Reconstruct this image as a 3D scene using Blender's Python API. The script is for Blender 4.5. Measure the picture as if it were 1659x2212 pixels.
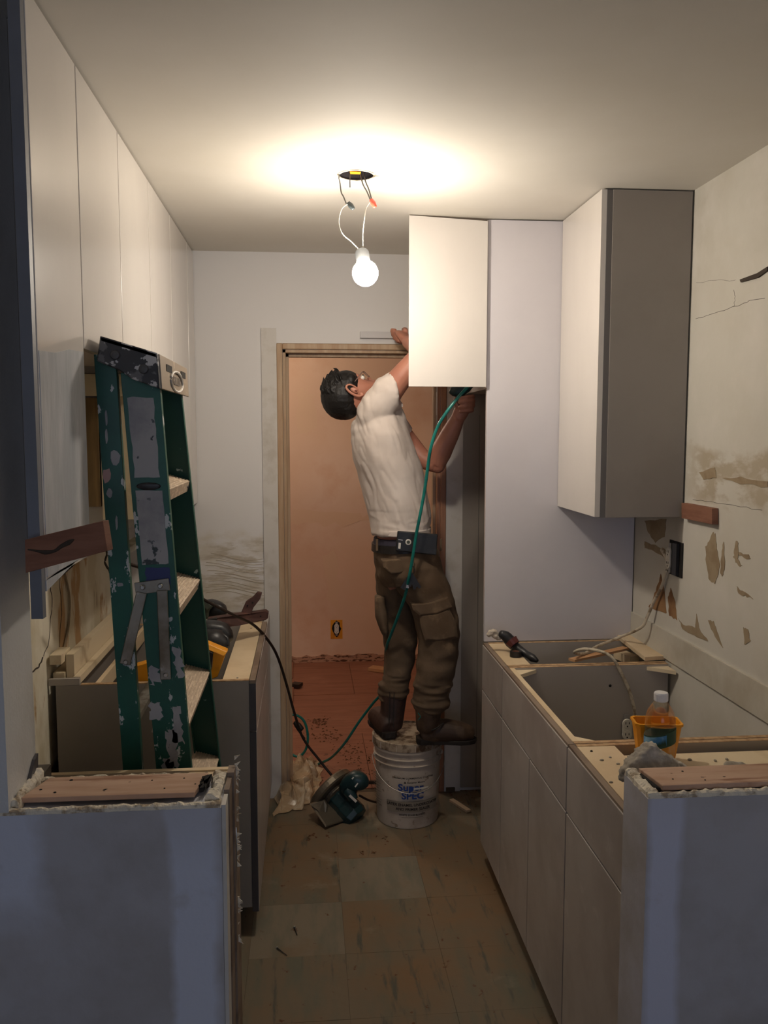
import bpy, bmesh, math, random
from mathutils import Vector, Matrix, noise
R = math.radians
random.seed(7)
C = bpy.context.scene.collection
for o in list(bpy.data.objects): bpy.data.objects.remove(o)
sc = bpy.context.scene
# ------------------------------------------------------------------ camera
HC, YAW, PIT, FP = 1.63, R(5.2), R(5.4), 1850.0
cd = bpy.data.cameras.new('camera'); cam = bpy.data.objects.new('camera', cd); C.objects.link(cam)
cam.location = (0, 0, HC); cam.rotation_euler = (R(90) - PIT, 0, -YAW)
cd.sensor_fit = 'HORIZONTAL'; cd.sensor_width = 36; cd.lens = FP / 1659 * 36; cd.clip_start = .05
sc.camera = cam
FW = Vector((math.sin(YAW)*math.cos(PIT), math.cos(YAW)*math.cos(PIT), -math.sin(PIT)))
RT = Vector((math.cos(YAW), -math.sin(YAW), 0)); UP = RT.cross(FW)
def at(px, py, ax, v):
    """measured point of the photograph on a known plane -> world point"""
    d = FW + RT*((px-829.5)/FP) - UP*((py-1106)/FP)
    i = 'XYZ'.index(ax); t = (v - (0, 0, HC)[i]) / d[i]
    return Vector((0, 0, HC)) + d*t
# ------------------------------------------------------------------ light
sc.view_settings.view_transform = 'Standard'; sc.view_settings.look = 'None'
sc.view_settings.gamma = 1; sc.view_settings.use_curve_mapping = False
sc.view_settings.exposure = 0.0
w = bpy.data.worlds.new('world'); sc.world = w; w.use_nodes = True
w.node_tree.nodes['Background'].inputs[0].default_value = (.74, .82, 1, 1)
w.node_tree.nodes['Background'].inputs[1].default_value = .07
def area(name, loc, rot, sx, sy, col, e):
    l = bpy.data.lights.new(name, 'AREA'); l.shape = 'RECTANGLE'; l.size = sx; l.size_y = sy; l.color = col; l.energy = e
    o = bpy.data.objects.new(name, l); C.objects.link(o); o.location = loc; o.rotation_euler = rot; return o
area('window_daylight', (.25, -3.1, 1.55), (R(90), 0, 0), 1.9, 1.5, (.68, .77, 1), 19)
BULB_E = 285.0
fl = bpy.data.lights.new('far_room_lamp', 'POINT'); fl.energy = 17; fl.color = (1, .86, .72); fl.shadow_soft_size = .12
flo = bpy.data.objects.new('far_room_lamp', fl); C.objects.link(flo); flo.location = (-.5, 5.05, 2.33)
# ------------------------------------------------------------------ materials
MATS = {}
def mat(name, col, rough=.6, metal=0, layers=(), bump=None, trans=0, alpha=1, emit=None, spec=.5, coat=0):
    m = bpy.data.materials.new(name); m.use_nodes = True; MATS[name] = m
    N, L = m.node_tree.nodes, m.node_tree.links; b = N['Principled BSDF']
    b.inputs['Roughness'].default_value = rough; b.inputs['Metallic'].default_value = metal
    b.inputs['Specular IOR Level'].default_value = spec; b.inputs['Coat Weight'].default_value = coat
    b.inputs['Base Color'].default_value = (*col, 1)
    b.inputs['Transmission Weight'].default_value = trans; b.inputs['Alpha'].default_value = alpha
    if emit: b.inputs['Emission Color'].default_value = (*emit[0], 1); b.inputs['Emission Strength'].default_value = emit[1]
    tc = N.new('ShaderNodeTexCoord')
    prev = None
    for i, ly in enumerate(layers):
        c2, scale, lo, hi = ly[:4]; st = ly[4] if len(ly) > 4 and ly[4] else (1, 1, 1); shp = ly[5] if len(ly) > 5 else None
        fac = None
        if scale:
            mp = N.new('ShaderNodeMapping'); mp.inputs['Scale'].default_value = st; mp.inputs['Location'].default_value = (i*3.7, i*1.3, i*2.1)
            L.new(tc.outputs['Object'], mp.inputs['Vector'])
            nz = N.new('ShaderNodeTexNoise'); nz.inputs['Scale'].default_value = scale; nz.inputs['Detail'].default_value = 6; nz.inputs['Roughness'].default_value = .6
            L.new(mp.outputs[0], nz.inputs['Vector'])
            mr = N.new('ShaderNodeMapRange'); mr.inputs['From Min'].default_value = lo; mr.inputs['From Max'].default_value = hi
            L.new(nz.outputs['Fac'], mr.inputs['Value']); fac = mr.outputs[0]
        if shp:
            # shp: list of (center, radii, softness, distort) boxes of stain with noisy edges
            tot = None
            for (ce, ra, soft, dist) in shp:
                nz = N.new('ShaderNodeTexNoise'); nz.inputs['Scale'].default_value = 9; nz.inputs['Detail'].default_value = 5
                L.new(tc.outputs['Object'], nz.inputs['Vector'])
                s1 = N.new('ShaderNodeVectorMath'); s1.operation = 'SUBTRACT'; L.new(nz.outputs['Color'], s1.inputs[0]); s1.inputs[1].default_value = (.5, .5, .5)
                s2 = N.new('ShaderNodeVectorMath'); s2.operation = 'SCALE'; L.new(s1.outputs[0], s2.inputs[0]); s2.inputs['Scale'].default_value = dist
                s3 = N.new('ShaderNodeVectorMath'); s3.operation = 'ADD'; L.new(s2.outputs[0], s3.inputs[0]); L.new(tc.outputs['Object'], s3.inputs[1])
                s4 = N.new('ShaderNodeVectorMath'); s4.operation = 'SUBTRACT'; L.new(s3.outputs[0], s4.inputs[0]); s4.inputs[1].default_value = ce
                s5 = N.new('ShaderNodeVectorMath'); s5.operation = 'DIVIDE'; L.new(s4.outputs[0], s5.inputs[0]); s5.inputs[1].default_value = ra
                s6 = N.new('ShaderNodeVectorMath'); s6.operation = 'ABSOLUTE'; L.new(s5.outputs[0], s6.inputs[0])
                sp = N.new('ShaderNodeSeparateXYZ'); L.new(s6.outputs[0], sp.inputs[0])
                a = N.new('ShaderNodeMath'); a.operation = 'MAXIMUM'; L.new(sp.outputs[0], a.inputs[0]); L.new(sp.outputs[1], a.inputs[1])
                c = N.new('ShaderNodeMath'); c.operation = 'MAXIMUM'; L.new(a.outputs[0], c.inputs[0]); L.new(sp.outputs[2], c.inputs[1])
                q = N.new('ShaderNodeMapRange'); q.inputs['From Min'].default_value = 1+soft; q.inputs['From Max'].default_value = 1-soft
                L.new(c.outputs[0], q.inputs['Value'])
                if tot is None: tot = q.outputs[0]
                else:
                    x = N.new('ShaderNodeMath'); x.operation = 'MAXIMUM'; L.new(tot, x.inputs[0]); L.new(q.outputs[0], x.inputs[1]); tot = x.outputs[0]
            if fac is None: fac = tot
            else:
                x = N.new('ShaderNodeMath'); x.operation = 'MULTIPLY'; L.new(fac, x.inputs[0]); L.new(tot, x.inputs[1]); fac = x.outputs[0]
        mx = N.new('ShaderNodeMix'); mx.data_type = 'RGBA'
        L.new(fac, mx.inputs['Factor'])
        if prev is None: mx.inputs['A'].default_value = (*col, 1)
        else: L.new(prev, mx.inputs['A'])
        mx.inputs['B'].default_value = (*c2, 1); prev = mx.outputs['Result']
    if prev is not None: L.new(prev, b.inputs['Base Color'])
    if bump:
        sc_, stg = bump[:2]; st = bump[2] if len(bump) > 2 else (1, 1, 1)
        mp = N.new('ShaderNodeMapping'); mp.inputs['Scale'].default_value = st; L.new(tc.outputs['Object'], mp.inputs['Vector'])
        nz = N.new('ShaderNodeTexNoise'); nz.inputs['Scale'].default_value = sc_; nz.inputs['Detail'].default_value = 5; L.new(mp.outputs[0], nz.inputs['Vector'])
        bp = N.new('ShaderNodeBump'); bp.inputs['Strength'].default_value = stg; bp.inputs['Distance'].default_value = .004
        L.new(nz.outputs['Fac'], bp.inputs['Height']); L.new(bp.outputs[0], b.inputs['Normal'])
    return m
def srgb(r, g, b):
    f = lambda v: ((v/255+.055)/1.055)**2.4 if v/255 > .04045 else v/255/12.92
    return (f(r), f(g), f(b))
M_ceil = mat('ceiling_paint', srgb(222, 217, 208), .75, bump=(18, .12), layers=[(srgb(214, 208, 196), 1.3, .4, .7)])
M_wall = mat('wall_paint', srgb(222, 217, 213), .6, bump=(22, .15), layers=[(srgb(210, 204, 197), 2.5, .45, .7)])
M_far = mat('far_wall_paint', srgb(219, 216, 214), .65, bump=(25, .2), layers=[
    (srgb(205, 198, 186), 6, .4, .6, (1, 1, 2), [((-.38, 3.72, 1.02), (.3, .3, .19), .12, .16)]),
    (srgb(186, 176, 160), 8, .48, .6, (1, 1, 4), [((-.36, 3.72, 1.0), (.3, .3, .14), .15, .2)])])
M_lwall = mat('left_wall_plaster', srgb(212, 200, 172), .85, bump=(12, .6), layers=[
    (srgb(234, 226, 206), 3.5, .42, .52, (1, 1, .6)),
    (srgb(184, 148, 104), 5, .56, .60, (1, 1, .35)),
    (srgb(120, 92, 62), 9, .64, .68, (1, 1, .2)),
    (srgb(70, 55, 42), 14, .70, .72, (1, 1, .25)),
    (srgb(92, 84, 76), None, 0, 0, None, [((-.8, 2.2, .28), (.3, .62, .31), .04, .03)])])
M_rwall = mat('right_wall_plaster', srgb(206, 202, 192), .8, bump=(14, .35), layers=[
    (srgb(197, 191, 178), 2.0, .42, .66), (srgb(212, 207, 198), 5, .5, .7),
    (srgb(178, 166, 146), 9, .42, .56, (1, 1, 2.2), [((1.218, 2.15, 1.5), (.2, .47, .075), .2, .1)])])
M_dry = mat('fresh_drywall', srgb(200, 195, 182), .85, bump=(30, .2), layers=[(srgb(186, 178, 162), 4, .45, .6)])
M_pony = mat('pony_wall_paint', srgb(186, 184, 188), .8, bump=(40, .25), layers=[
    (srgb(172, 168, 168), 5, .4, .62), (srgb(208, 212, 226), 6, .25, .4, None, [((-.215, 1.53, .45), (.045, .2, .5), .25, .06), ((-.555, 1.53, .88), (.07, .2, .13), .35, .12)]),
    (srgb(206, 208, 224), 6, .25, .4, None, [((.668, 1.49, .45), (.03, .2, .6), .3, .03)])])
M_gyp = mat('raw_gypsum_edge', srgb(230, 220, 200), .95, bump=(60, 1), layers=[(srgb(168, 150, 126), 30, .5, .6)])
M_reveal = mat('glossy_wall_paint', srgb(214, 214, 214), .28, bump=(120, .25), layers=[(srgb(196, 194, 190), 3, .45, .65)])
M_tile = mat('dusty_vinyl_tile', srgb(118, 104, 84), .75, bump=(20, .3), layers=[
    (srgb(104, 102, 86), 3.4, .48, .66, (3.5, .8, 1)), (srgb(126, 100, 72), 2.2, .46, .64), (srgb(84, 84, 72), 6, .58, .68, (5, .7, 1)),
    (srgb(142, 132, 112), 3, .6, .7), (srgb(96, 62, 38), 26, .66, .7)])
M_tileB = mat('scuffed_vinyl_tile', srgb(128, 117, 99), .75, bump=(20, .3), layers=[
    (srgb(112, 108, 92), 4, .45, .62, (3.5, .8, 1)), (srgb(122, 98, 70), 3, .5, .7), (srgb(96, 62, 38), 26, .66, .7)])
M_sub = mat('subfloor_seam', srgb(84, 70, 54), .9)
M_red = mat('red_brown_plank', srgb(150, 98, 74), .6, bump=(20, .2), layers=[
    (srgb(136, 86, 64), 4, .42, .62, (1, 6, 1)), (srgb(160, 110, 86), 3, .55, .7), (srgb(84, 50, 32), 24, .62, .66, (1, 1, 1), [((.2, 4.0, 0), (.8, .25, .5), .4, .2)])])
M_peach = mat('peach_wall', srgb(232, 194, 164), .8, bump=(20, .15), layers=[
    (srgb(236, 202, 176), 1.6, .45, .65), (srgb(226, 182, 150), 2.4, .55, .7)])
M_peachbase = mat('torn_plaster_edge', srgb(196, 150, 122), .9, bump=(40, 1), layers=[(srgb(96, 62, 46), 22, .5, .58, (1, 1, 3))])
M_frame = mat('primed_door_frame', srgb(184, 158, 128), .55, layers=[(srgb(170, 138, 106), 8, .4, .6, (4, 4, .4))])
M_jamb = mat('brown_wood_jamb', srgb(160, 114, 86), .6, layers=[(srgb(136, 92, 68), 6, .45, .65, (6, 6, .5))])
M_case = mat('off_white_casing', srgb(206, 201, 194), .6, layers=[(srgb(190, 183, 172), 10, .5, .7)])
M_cab = mat('gloss_white_door', srgb(218, 212, 206), .22, layers=[(srgb(212, 206, 200), 2, .4, .6, (1, 1, .4))], coat=.3)
M_film = mat('protective_film', srgb(204, 206, 210), .24, bump=(26, .5, (1.5, 1.5, .35)), layers=[(srgb(184, 187, 192), 5, .42, .6, (2, 2, .5))])
M_filmR = mat('door_film_scuffed', srgb(184, 177, 173), .3, bump=(14, .25), layers=[(srgb(168, 160, 156), 5, .45, .65), (srgb(196, 190, 186), 9, .6, .7)])
M_pale = mat('lavender_white_panel', srgb(212, 208, 212), .22, coat=.3, layers=[(srgb(206, 202, 207), 1.5, .4, .6)])
M_greyp = mat('grey_melamine_side', srgb(152, 144, 136), .5, layers=[(srgb(146, 138, 130), 3, .45, .6)])
M_lgrey = mat('light_grey_side', srgb(176, 168, 160), .5)
M_edge = mat('dark_grey_edge', srgb(108, 104, 102), .4)
M_slate = mat('slate_grey_end_panel', srgb(116, 118, 124), .45, layers=[(srgb(126, 130, 140), 3, .5, .7)])
M_edgeD = mat('charcoal_seam_shade', srgb(76, 72, 74), .4)
M_ply = mat('pale_board_top', srgb(222, 200, 166), .6, bump=(30, .1), layers=[(srgb(210, 186, 150), 5, .45, .65)])
M_raw = mat('raw_particle_edge', srgb(190, 158, 120), .8, bump=(80, .4), layers=[(srgb(160, 126, 92), 40, .45, .6)])
M_rail = mat('worn_edge_rail', srgb(140, 122, 106), .7, layers=[(srgb(116, 96, 80), 12, .45, .6, (1, .4, 1))])
M_cream = mat('cream_interior', srgb(226, 208, 176), .7, layers=[(srgb(206, 184, 150), 8, .55, .68)])
M_stud = mat('old_stud_wood', srgb(180, 146, 122), .8, bump=(30, .3, (.3, 3, 1)), layers=[
    (srgb(196, 164, 142), 5, .45, .6, (.5, 3, 1)), (srgb(150, 110, 88), 8, .58, .66, (.4, 3, 1)), (srgb(90, 70, 56), 40, .68, .7)])
M_pine = mat('pine_wood', srgb(204, 156, 112), .7, layers=[(srgb(184, 132, 90), 5, .4, .62, (1, 1, 8)), (srgb(140, 92, 60), 14, .66, .7)])
M_cedar = mat('brown_cleat_wood', srgb(140, 96, 76), .75, bump=(20, .3, (.3, 1, 5)), layers=[
    (srgb(120, 78, 60), 5, .42, .6, (1, 1, 7)), (srgb(52, 34, 28), 7, .64, .67, (.6, 1, 3.5))])
M_gold = mat('bare_brown_board', srgb(112, 88, 54), .7, layers=[(srgb(146, 116, 74), 4, .4, .65, (4, 1, .6)), (srgb(80, 62, 40), 3, .55, .7, (4, 1, .4))])
M_green = mat('green_fiberglass', srgb(16, 92, 76), .42, layers=[
    (srgb(12, 72, 62), 4, .4, .65), (srgb(188, 194, 194), 34, .62, .63, (1, 1, .55)), (srgb(150, 158, 158), 9, .635, .645, (1, 1, .6)), (srgb(180, 150, 148), 5, .70, .705)])
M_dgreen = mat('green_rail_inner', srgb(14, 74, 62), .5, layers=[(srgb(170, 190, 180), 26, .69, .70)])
M_blackcap = mat('black_plastic_paint_splattered', srgb(40, 40, 43), .5, bump=(30, .3), layers=[
    (srgb(92, 92, 94), 22, .54, .58), (srgb(182, 182, 184), 28, .56, .575)])
M_sticker = mat('painted_over_sticker', srgb(166, 166, 168), .6, layers=[(srgb(60, 70, 72), 26, .62, .64), (srgb(140, 140, 146), 8, .45, .6)])
M_brush = mat('dull_metal', srgb(150, 146, 136), .45, .6, layers=[(srgb(190, 188, 182), 14, .58, .62), (srgb(110, 100, 84), 6, .5, .7)])
M_plate = mat('nickel_plate', srgb(150, 136, 120), .45, .25, layers=[(srgb(200, 186, 166), 12, .62, .66)])
M_tread = mat('aluminium_tread', srgb(196, 176, 154), .5, .2, bump=(60, .6, (1, 8, 1)), layers=[(srgb(224, 206, 184), 30, .5, .6, (8, 1, 1))])
M_blk = mat('black_rubber', srgb(30, 26, 25), .5)
M_bplast = mat('black_plastic', srgb(34, 34, 36), .38, layers=[(srgb(52, 52, 54), 20, .5, .7)])
M_cordB = mat('dark_brown_cord', srgb(44, 32, 26), .5)
M_hose = mat('teal_air_hose', srgb(30, 128, 118), .22, layers=[(srgb(22, 104, 98), 8, .4, .6)])
M_saw = mat('dark_teal_casing', srgb(22, 50, 53), .38, layers=[(srgb(30, 62, 64), 12, .5, .65), (srgb(120, 124, 116), 45, .7, .72)])
M_sawm = mat('dusty_cast_metal', srgb(122, 112, 96), .45, .6, layers=[(srgb(84, 78, 66), 9, .45, .62)])
M_yel = mat('yellow_plastic', srgb(232, 156, 30), .4, layers=[(srgb(206, 126, 24), 10, .55, .68)])
M_rust = mat('rust_brown_painted_metal', srgb(74, 46, 40), .6, bump=(40, .4), layers=[(srgb(100, 66, 56), 12, .45, .6), (srgb(190, 176, 166), 40, .72, .73)])
M_bucket = mat('white_bucket_plastic', srgb(196, 184, 170), .5, layers=[(srgb(166, 150, 134), 7, .5, .68), (srgb(150, 132, 114), 30, .62, .66)])
M_lid = mat('dirty_bucket_lid', srgb(176, 158, 136), .7, layers=[(srgb(96, 74, 54), 18, .45, .58)])
M_blue = mat('label_blue', srgb(38, 70, 140), .5)
M_ink = mat('label_ink', srgb(30, 24, 22), .6)
M_greyink = mat('label_grey_band', srgb(146, 136, 122), .6)
M_white = mat('label_white', srgb(226, 222, 214), .5)
M_skin = mat('skin', srgb(184, 126, 104), .5, bump=(40, .1), layers=[(srgb(172, 112, 92), 6, .42, .65)])
M_hair = mat('black_hair', srgb(22, 19, 18), .5, bump=(60, .6, (1, 3, 1)), spec=.35)
M_shirt = mat('white_cotton', srgb(216, 204, 196), .9, bump=(9, .8, (1.6, 1.6, .5)), layers=[(srgb(206, 192, 182), 4, .42, .65)])
M_pants = mat('olive_brown_canvas', srgb(104, 85, 66), .9, bump=(14, .9, (1, 1, 1.6)), layers=[(srgb(90, 70, 50), 5, .42, .62), (srgb(126, 103, 78), 12, .55, .68)])
M_boot = mat('worn_brown_leather', srgb(96, 76, 58), .6, bump=(30, .5), layers=[(srgb(62, 44, 32), 8, .42, .6)])
M_boot2 = mat('dark_brown_leather', srgb(66, 44, 36), .6, bump=(30, .5), layers=[(srgb(44, 30, 26), 8, .42, .6)])
M_sole = mat('dark_rubber_sole', srgb(38, 30, 25), .7)
M_steel = mat('steel', srgb(190, 188, 184), .3, .9)
M_zinc = mat('hinge_plate', srgb(170, 166, 164), .4, .5)
M_outlet = mat('outlet_white', srgb(222, 216, 204), .45)
M_hole = mat('dark_void', srgb(26, 22, 20), .9)
M_mud = mat('crumbs_of_mortar', srgb(112, 76, 52), .95)
M_wire = mat('grey_wire', srgb(90, 86, 80), .5)
M_wirew = mat('white_lamp_wire', srgb(214, 210, 200), .5)
M_cable = mat('cream_cable', srgb(206, 194, 172), .55, layers=[(srgb(150, 132, 108), 24, .5, .6)])
M_red2 = mat('coral_wire_nut', srgb(226, 92, 72), .4)
M_greynut = mat('dark_wire_nut', srgb(58, 66, 68), .45)
M_socket = mat('grey_socket', srgb(120, 124, 128), .5)
M_bulb = mat('lit_bulb', (1, 1, 1), .3, emit=((1, .89, .75), BULB_E))
M_brown = mat('torn_brown_paper', srgb(154, 116, 78), .9, layers=[(srgb(128, 90, 58), 14, .45, .62)])
M_tan = mat('tan_glue_stain', srgb(158, 140, 114), .9, layers=[(srgb(144, 124, 98), 14, .45, .62)])
M_crk = mat('crack_shadow_gap', srgb(66, 56, 48), .9)
M_glassf = mat('clear_plastic', (.92, .95, .96), .06, trans=1, alpha=.42, spec=.5)
M_capw = mat('white_bottle_cap', srgb(226, 224, 226), .4)
M_lblb = mat('lake_blue_label', srgb(60, 130, 190), .5, layers=[(srgb(130, 180, 214), 20, .5, .6)])
M_lblg = mat('forest_green_label', srgb(20, 66, 52), .5)
M_bag = mat('cloudy_plastic_film', srgb(206, 178, 142), .25, bump=(18, .8), alpha=.62, layers=[(srgb(228, 208, 178), 14, .5, .6)])
M_debris = mat('grey_plaster_lump', srgb(160, 152, 140), .95, bump=(40, 1), layers=[(srgb(196, 190, 180), 16, .5, .62)])
M_trim = mat('pale_scrap_wood', srgb(206, 184, 154), .7)
# ------------------------------------------------------------------ mesh helpers
LOC = {}
def wloc(o): return LOC.get(o.name, Vector((0, 0, 0)))
class MB:
    def __init__(s): s.v = []; s.f = []
    def add(s, vs, fs):
        n = len(s.v); s.v += [Vector(v) for v in vs]; s.f += [[i+n for i in f] for f in fs]; return s
    def box(s, x0, x1, y0, y1, z0, z1):
        return s.add([(x, y, z) for x in (x0, x1) for y in (y0, y1) for z in (z0, z1)],
                     [(0, 1, 3, 2), (4, 6, 7, 5), (0, 4, 5, 1), (2, 3, 7, 6), (0, 2, 6, 4), (1, 5, 7, 3)])
    def hexa(s, a, off):
        """quad or polygon a (points) extruded by vector off"""
        n = len(a); a = [Vector(p) for p in a]; off = Vector(off)
        return s.add(a + [p+off for p in a], [list(range(n))[::-1], [i+n for i in range(n)]] + [[i, (i+1) % n, (i+1) % n+n, i+n] for i in range(n)])
    def beam(s, p, q, w, h, ref=(0, 0, 1)):
        p, q = Vector(p), Vector(q); t = (q-p).normalized(); r = Vector(ref); u = t.cross(r).normalized(); v = u.cross(t).normalized()
        a = [p+u*(i*w/2)+v*(j*h/2) for i, j in ((-1, -1), (1, -1), (1, 1), (-1, 1))]
        return s.hexa(a, q-p)
    def loft(s, pts, rad, seg=14, ref=(0, 1, 0), sub=3, caps=True, tan_end=None, sq=2.0):
        pts = [Vector(p) for p in pts]; rad = [(r, r) if not isinstance(r, (tuple, list)) else tuple(r) for r in rad]
        P, Q = [], []
        n = len(pts)
        for i in range(n-1):
            p0, p1, p2, p3 = pts[max(i-1, 0)], pts[i], pts[i+1], pts[min(i+2, n-1)]
            for k in range(sub):
                t = k/sub
                P.append(.5*((2*p1)+(p2-p0)*t+(2*p0-5*p1+4*p2-p3)*t*t+(3*p1-p0-3*p2+p3)*t**3))
                Q.append((rad[i][0]*(1-t)+rad[i+1][0]*t, rad[i][1]*(1-t)+rad[i+1][1]*t))
        P.append(pts[-1]); Q.append(rad[-1])
        rings = []; b = Vector(ref).normalized(); m = len(P)
        for i in range(m):
            t = (P[min(i+1, m-1)]-P[max(i-1, 0)]).normalized()
            if tan_end and i == m-1: t = Vector(tan_end).normalized()
            b2 = b - t*b.dot(t)
            if b2.length < 1e-3: b2 = t.orthogonal()
            b2.normalize(); a = b2.cross(t); b = b2 if ref == 0 else b
            ring = []
            for k in range(seg):
                an = 2*math.pi*k/seg; ca, sa = math.cos(an), math.sin(an)
                if sq != 2: ca = math.copysign(abs(ca)**(2/sq), ca); sa = math.copysign(abs(sa)**(2/sq), sa)
                ring.append(P[i] + a*(ca*Q[i][0]) + b2*(sa*Q[i][1]))
            rings.append(ring)
        vs = [v for r in rings for v in r]
        fs = [[i*seg+k, i*seg+(k+1) % seg, (i+1)*seg+(k+1) % seg, (i+1)*seg+k] for i in range(m-1) for k in range(seg)]
        if caps: fs += [list(range(seg))[::-1], [(m-1)*seg+k for k in range(seg)]]
        return s.add(vs, fs)
    def tube(s, pts, r, seg=8, sub=6): return s.loft(pts, [r]*len(pts), seg, (.12, .3, .95), sub)
    def lathe(s, prof, c, ax=(0, 0, 1), seg=32, caps=True):
        ax = Vector(ax).normalized(); u = ax.orthogonal().normalized() if abs(ax.z) < .99 else Vector((1, 0, 0)); v = ax.cross(u); c = Vector(c)
        vs = [c+ax*z+(u*math.cos(2*math.pi*k/seg)+v*math.sin(2*math.pi*k/seg))*r for r, z in prof for k in range(seg)]
        n = len(prof)
        fs = [[i*seg+k, i*seg+(k+1) % seg, (i+1)*seg+(k+1) % seg, (i+1)*seg+k] for i in range(n-1) for k in range(seg)]
        if caps: fs += [list(range(seg))[::-1], [(n-1)*seg+k for k in range(seg)]]
        return s.add(vs, fs)
    def ball(s, c, r, seg=14, rot=None):
        r = (r, r, r) if not isinstance(r, (tuple, list)) else r; n = seg//2; vs = [Vector((0, 0, 1))]; fs = []
        for i in range(1, n):
            for k in range(seg):
                a, b = math.pi*i/n, 2*math.pi*k/seg; vs.append(Vector((math.sin(a)*math.cos(b), math.sin(a)*math.sin(b), math.cos(a))))
        vs.append(Vector((0, 0, -1))); L = len(vs)-1
        fs += [[0, 1+k, 1+(k+1) % seg] for k in range(seg)]
        fs += [[1+i*seg+k, 1+(i+1)*seg+k, 1+(i+1)*seg+(k+1) % seg, 1+i*seg+(k+1) % seg] for i in range(n-2) for k in range(seg)]
        fs += [[1+(n-2)*seg+(k+1) % seg, 1+(n-2)*seg+k, L] for k in range(seg)]
        M = rot or Matrix.Identity(3)
        return s.add([Vector(c)+M @ Vector((v.x*r[0], v.y*r[1], v.z*r[2])) for v in vs], fs)
    def build(s, name, m, parent=None, bevel=0, smooth=False, origin=None, fold=None, remesh=0, sm_it=0, kind=None):
        me = bpy.data.meshes.new(name); me.from_pydata([tuple(v) for v in s.v], [], s.f); me.update()
        bm = bmesh.new(); bm.from_mesh(me); bmesh.ops.recalc_face_normals(bm, faces=bm.faces); bm.to_mesh(me); bm.free()
        if remesh:
            tmp = bpy.data.objects.new('tmp', me); C.objects.link(tmp)
            md = tmp.modifiers.new('r', 'REMESH'); md.mode = 'VOXEL'; md.voxel_size = remesh
            if sm_it: sm = tmp.modifiers.new('s', 'SMOOTH'); sm.iterations = sm_it; sm.factor = .6
            dg = bpy.context.evaluated_depsgraph_get(); dg.update()
            me2 = bpy.data.meshes.new_from_object(tmp.evaluated_get(dg)); bpy.data.objects.remove(tmp); me = me2; me.name = name; smooth = True
        if fold:
            nr = [v.normal.copy() for v in me.vertices]
            for v, n_ in zip(me.vertices, nr): v.co += n_*fold(v.co)
        o = bpy.data.objects.new(name, me); C.objects.link(o)
        if parent is not None: org = wloc(parent); o.parent = parent
        elif origin is not None: org = Vector(origin)
        else:
            xs = [v.co for v in me.vertices]
            org = Vector(((min(v.x for v in xs)+max(v.x for v in xs))/2, (min(v.y for v in xs)+max(v.y for v in xs))/2, min(v.z for v in xs)))
        for v in me.vertices: v.co -= org
        LOC[o.name] = org.copy()
        if parent is None: o.location = org
        me.materials.clear(); me.materials.append(m)
        if smooth:
            for p in me.polygons: p.use_smooth = True
        if bevel:
            b = o.modifiers.new('bevel', 'BEVEL'); b.width = bevel; b.segments = 2; b.limit_method = 'ANGLE'
        if kind: o['kind'] = kind
        return o
def thing(name, loc, label, cat, group=None):
    o = bpy.data.objects.new(name, None); C.objects.link(o); o.location = loc; LOC[o.name] = Vector(loc)
    o.empty_display_size = .05; return tag(o, label, cat, group)
def tag(o, label, cat, group=None):
    o['label'] = label; o['category'] = cat
    if group: o['group'] = group
    return o
def struct(mb, name, m, **k): o = mb.build(name, m, origin=(0, 0, 0), **k); o['kind'] = 'structure'; return o
B = lambda *a: MB().box(*a)
def jitter(poly, amp, rnd):
    out = []
    for i, p in enumerate(poly):
        q = poly[(i+1) % len(poly)]
        for k in range(4):
            t = k/4; v = p.lerp(q, t)
            out.append(v + Vector((rnd.uniform(-1, 1), rnd.uniform(-1, 1), rnd.uniform(-1, 1)))*amp*(1 if k else .3))
    return out
def patch(name, pxs, ax, val, m, parent, th=.0012, amp=.006, sign=-1):
    rnd = random.Random(hash((pxs[0][0], pxs[0][1], 3)) & 0xffff)
    pts = jitter([at(x, y, ax, val) for x, y in pxs], amp, rnd); i = 'XYZ'.index(ax)
    for p in pts: p[i] = val
    off = Vector((0, 0, 0)); off[i] = sign*th
    return MB().hexa(pts, off).build(name, m, parent)
# ------------------------------------------------------------------ setting
ZC, XWL, XWR, YW, YP = 2.38, -.80, 1.218, 3.72, 3.07
# ceiling with a round hole for the junction box
bx, by, br = .155, 2.60, .052
mb = MB(); sg = 24; X0, X1, Y0, Y1 = -3.4, 3.4, -3.2, YW
sq = []
for k in range(sg):
    a = 2*math.pi*k/sg; c, s_ = math.cos(a), math.sin(a); q = max(abs(c), abs(s_)); sq.append((bx+.15*c/q, by+.15*s_/q))
vs = [(bx+br*math.cos(2*math.pi*k/sg), by+br*math.sin(2*math.pi*k/sg), ZC) for k in range(sg)] + [(x, y, ZC) for x, y in sq]
fs = [[k, (k+1) % sg, (k+1) % sg+sg, k+sg] for k in range(sg)]
mb.add(vs, fs)
for (a, b_, c_, d_) in ((X0, bx-.15, Y0, Y1), (bx+.15, X1, Y0, Y1), (bx-.15, bx+.15, Y0, by-.15), (bx-.15, bx+.15, by+.15, Y1)):
    mb.add([(a, c_, ZC), (b_, c_, ZC), (b_, d_, ZC), (a, d_, ZC)], [[0, 1, 2, 3]])
mb.box(X0, X1, Y0, Y1, ZC+.09, ZC+.12)
struct(mb, 'ceiling', M_ceil)
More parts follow.
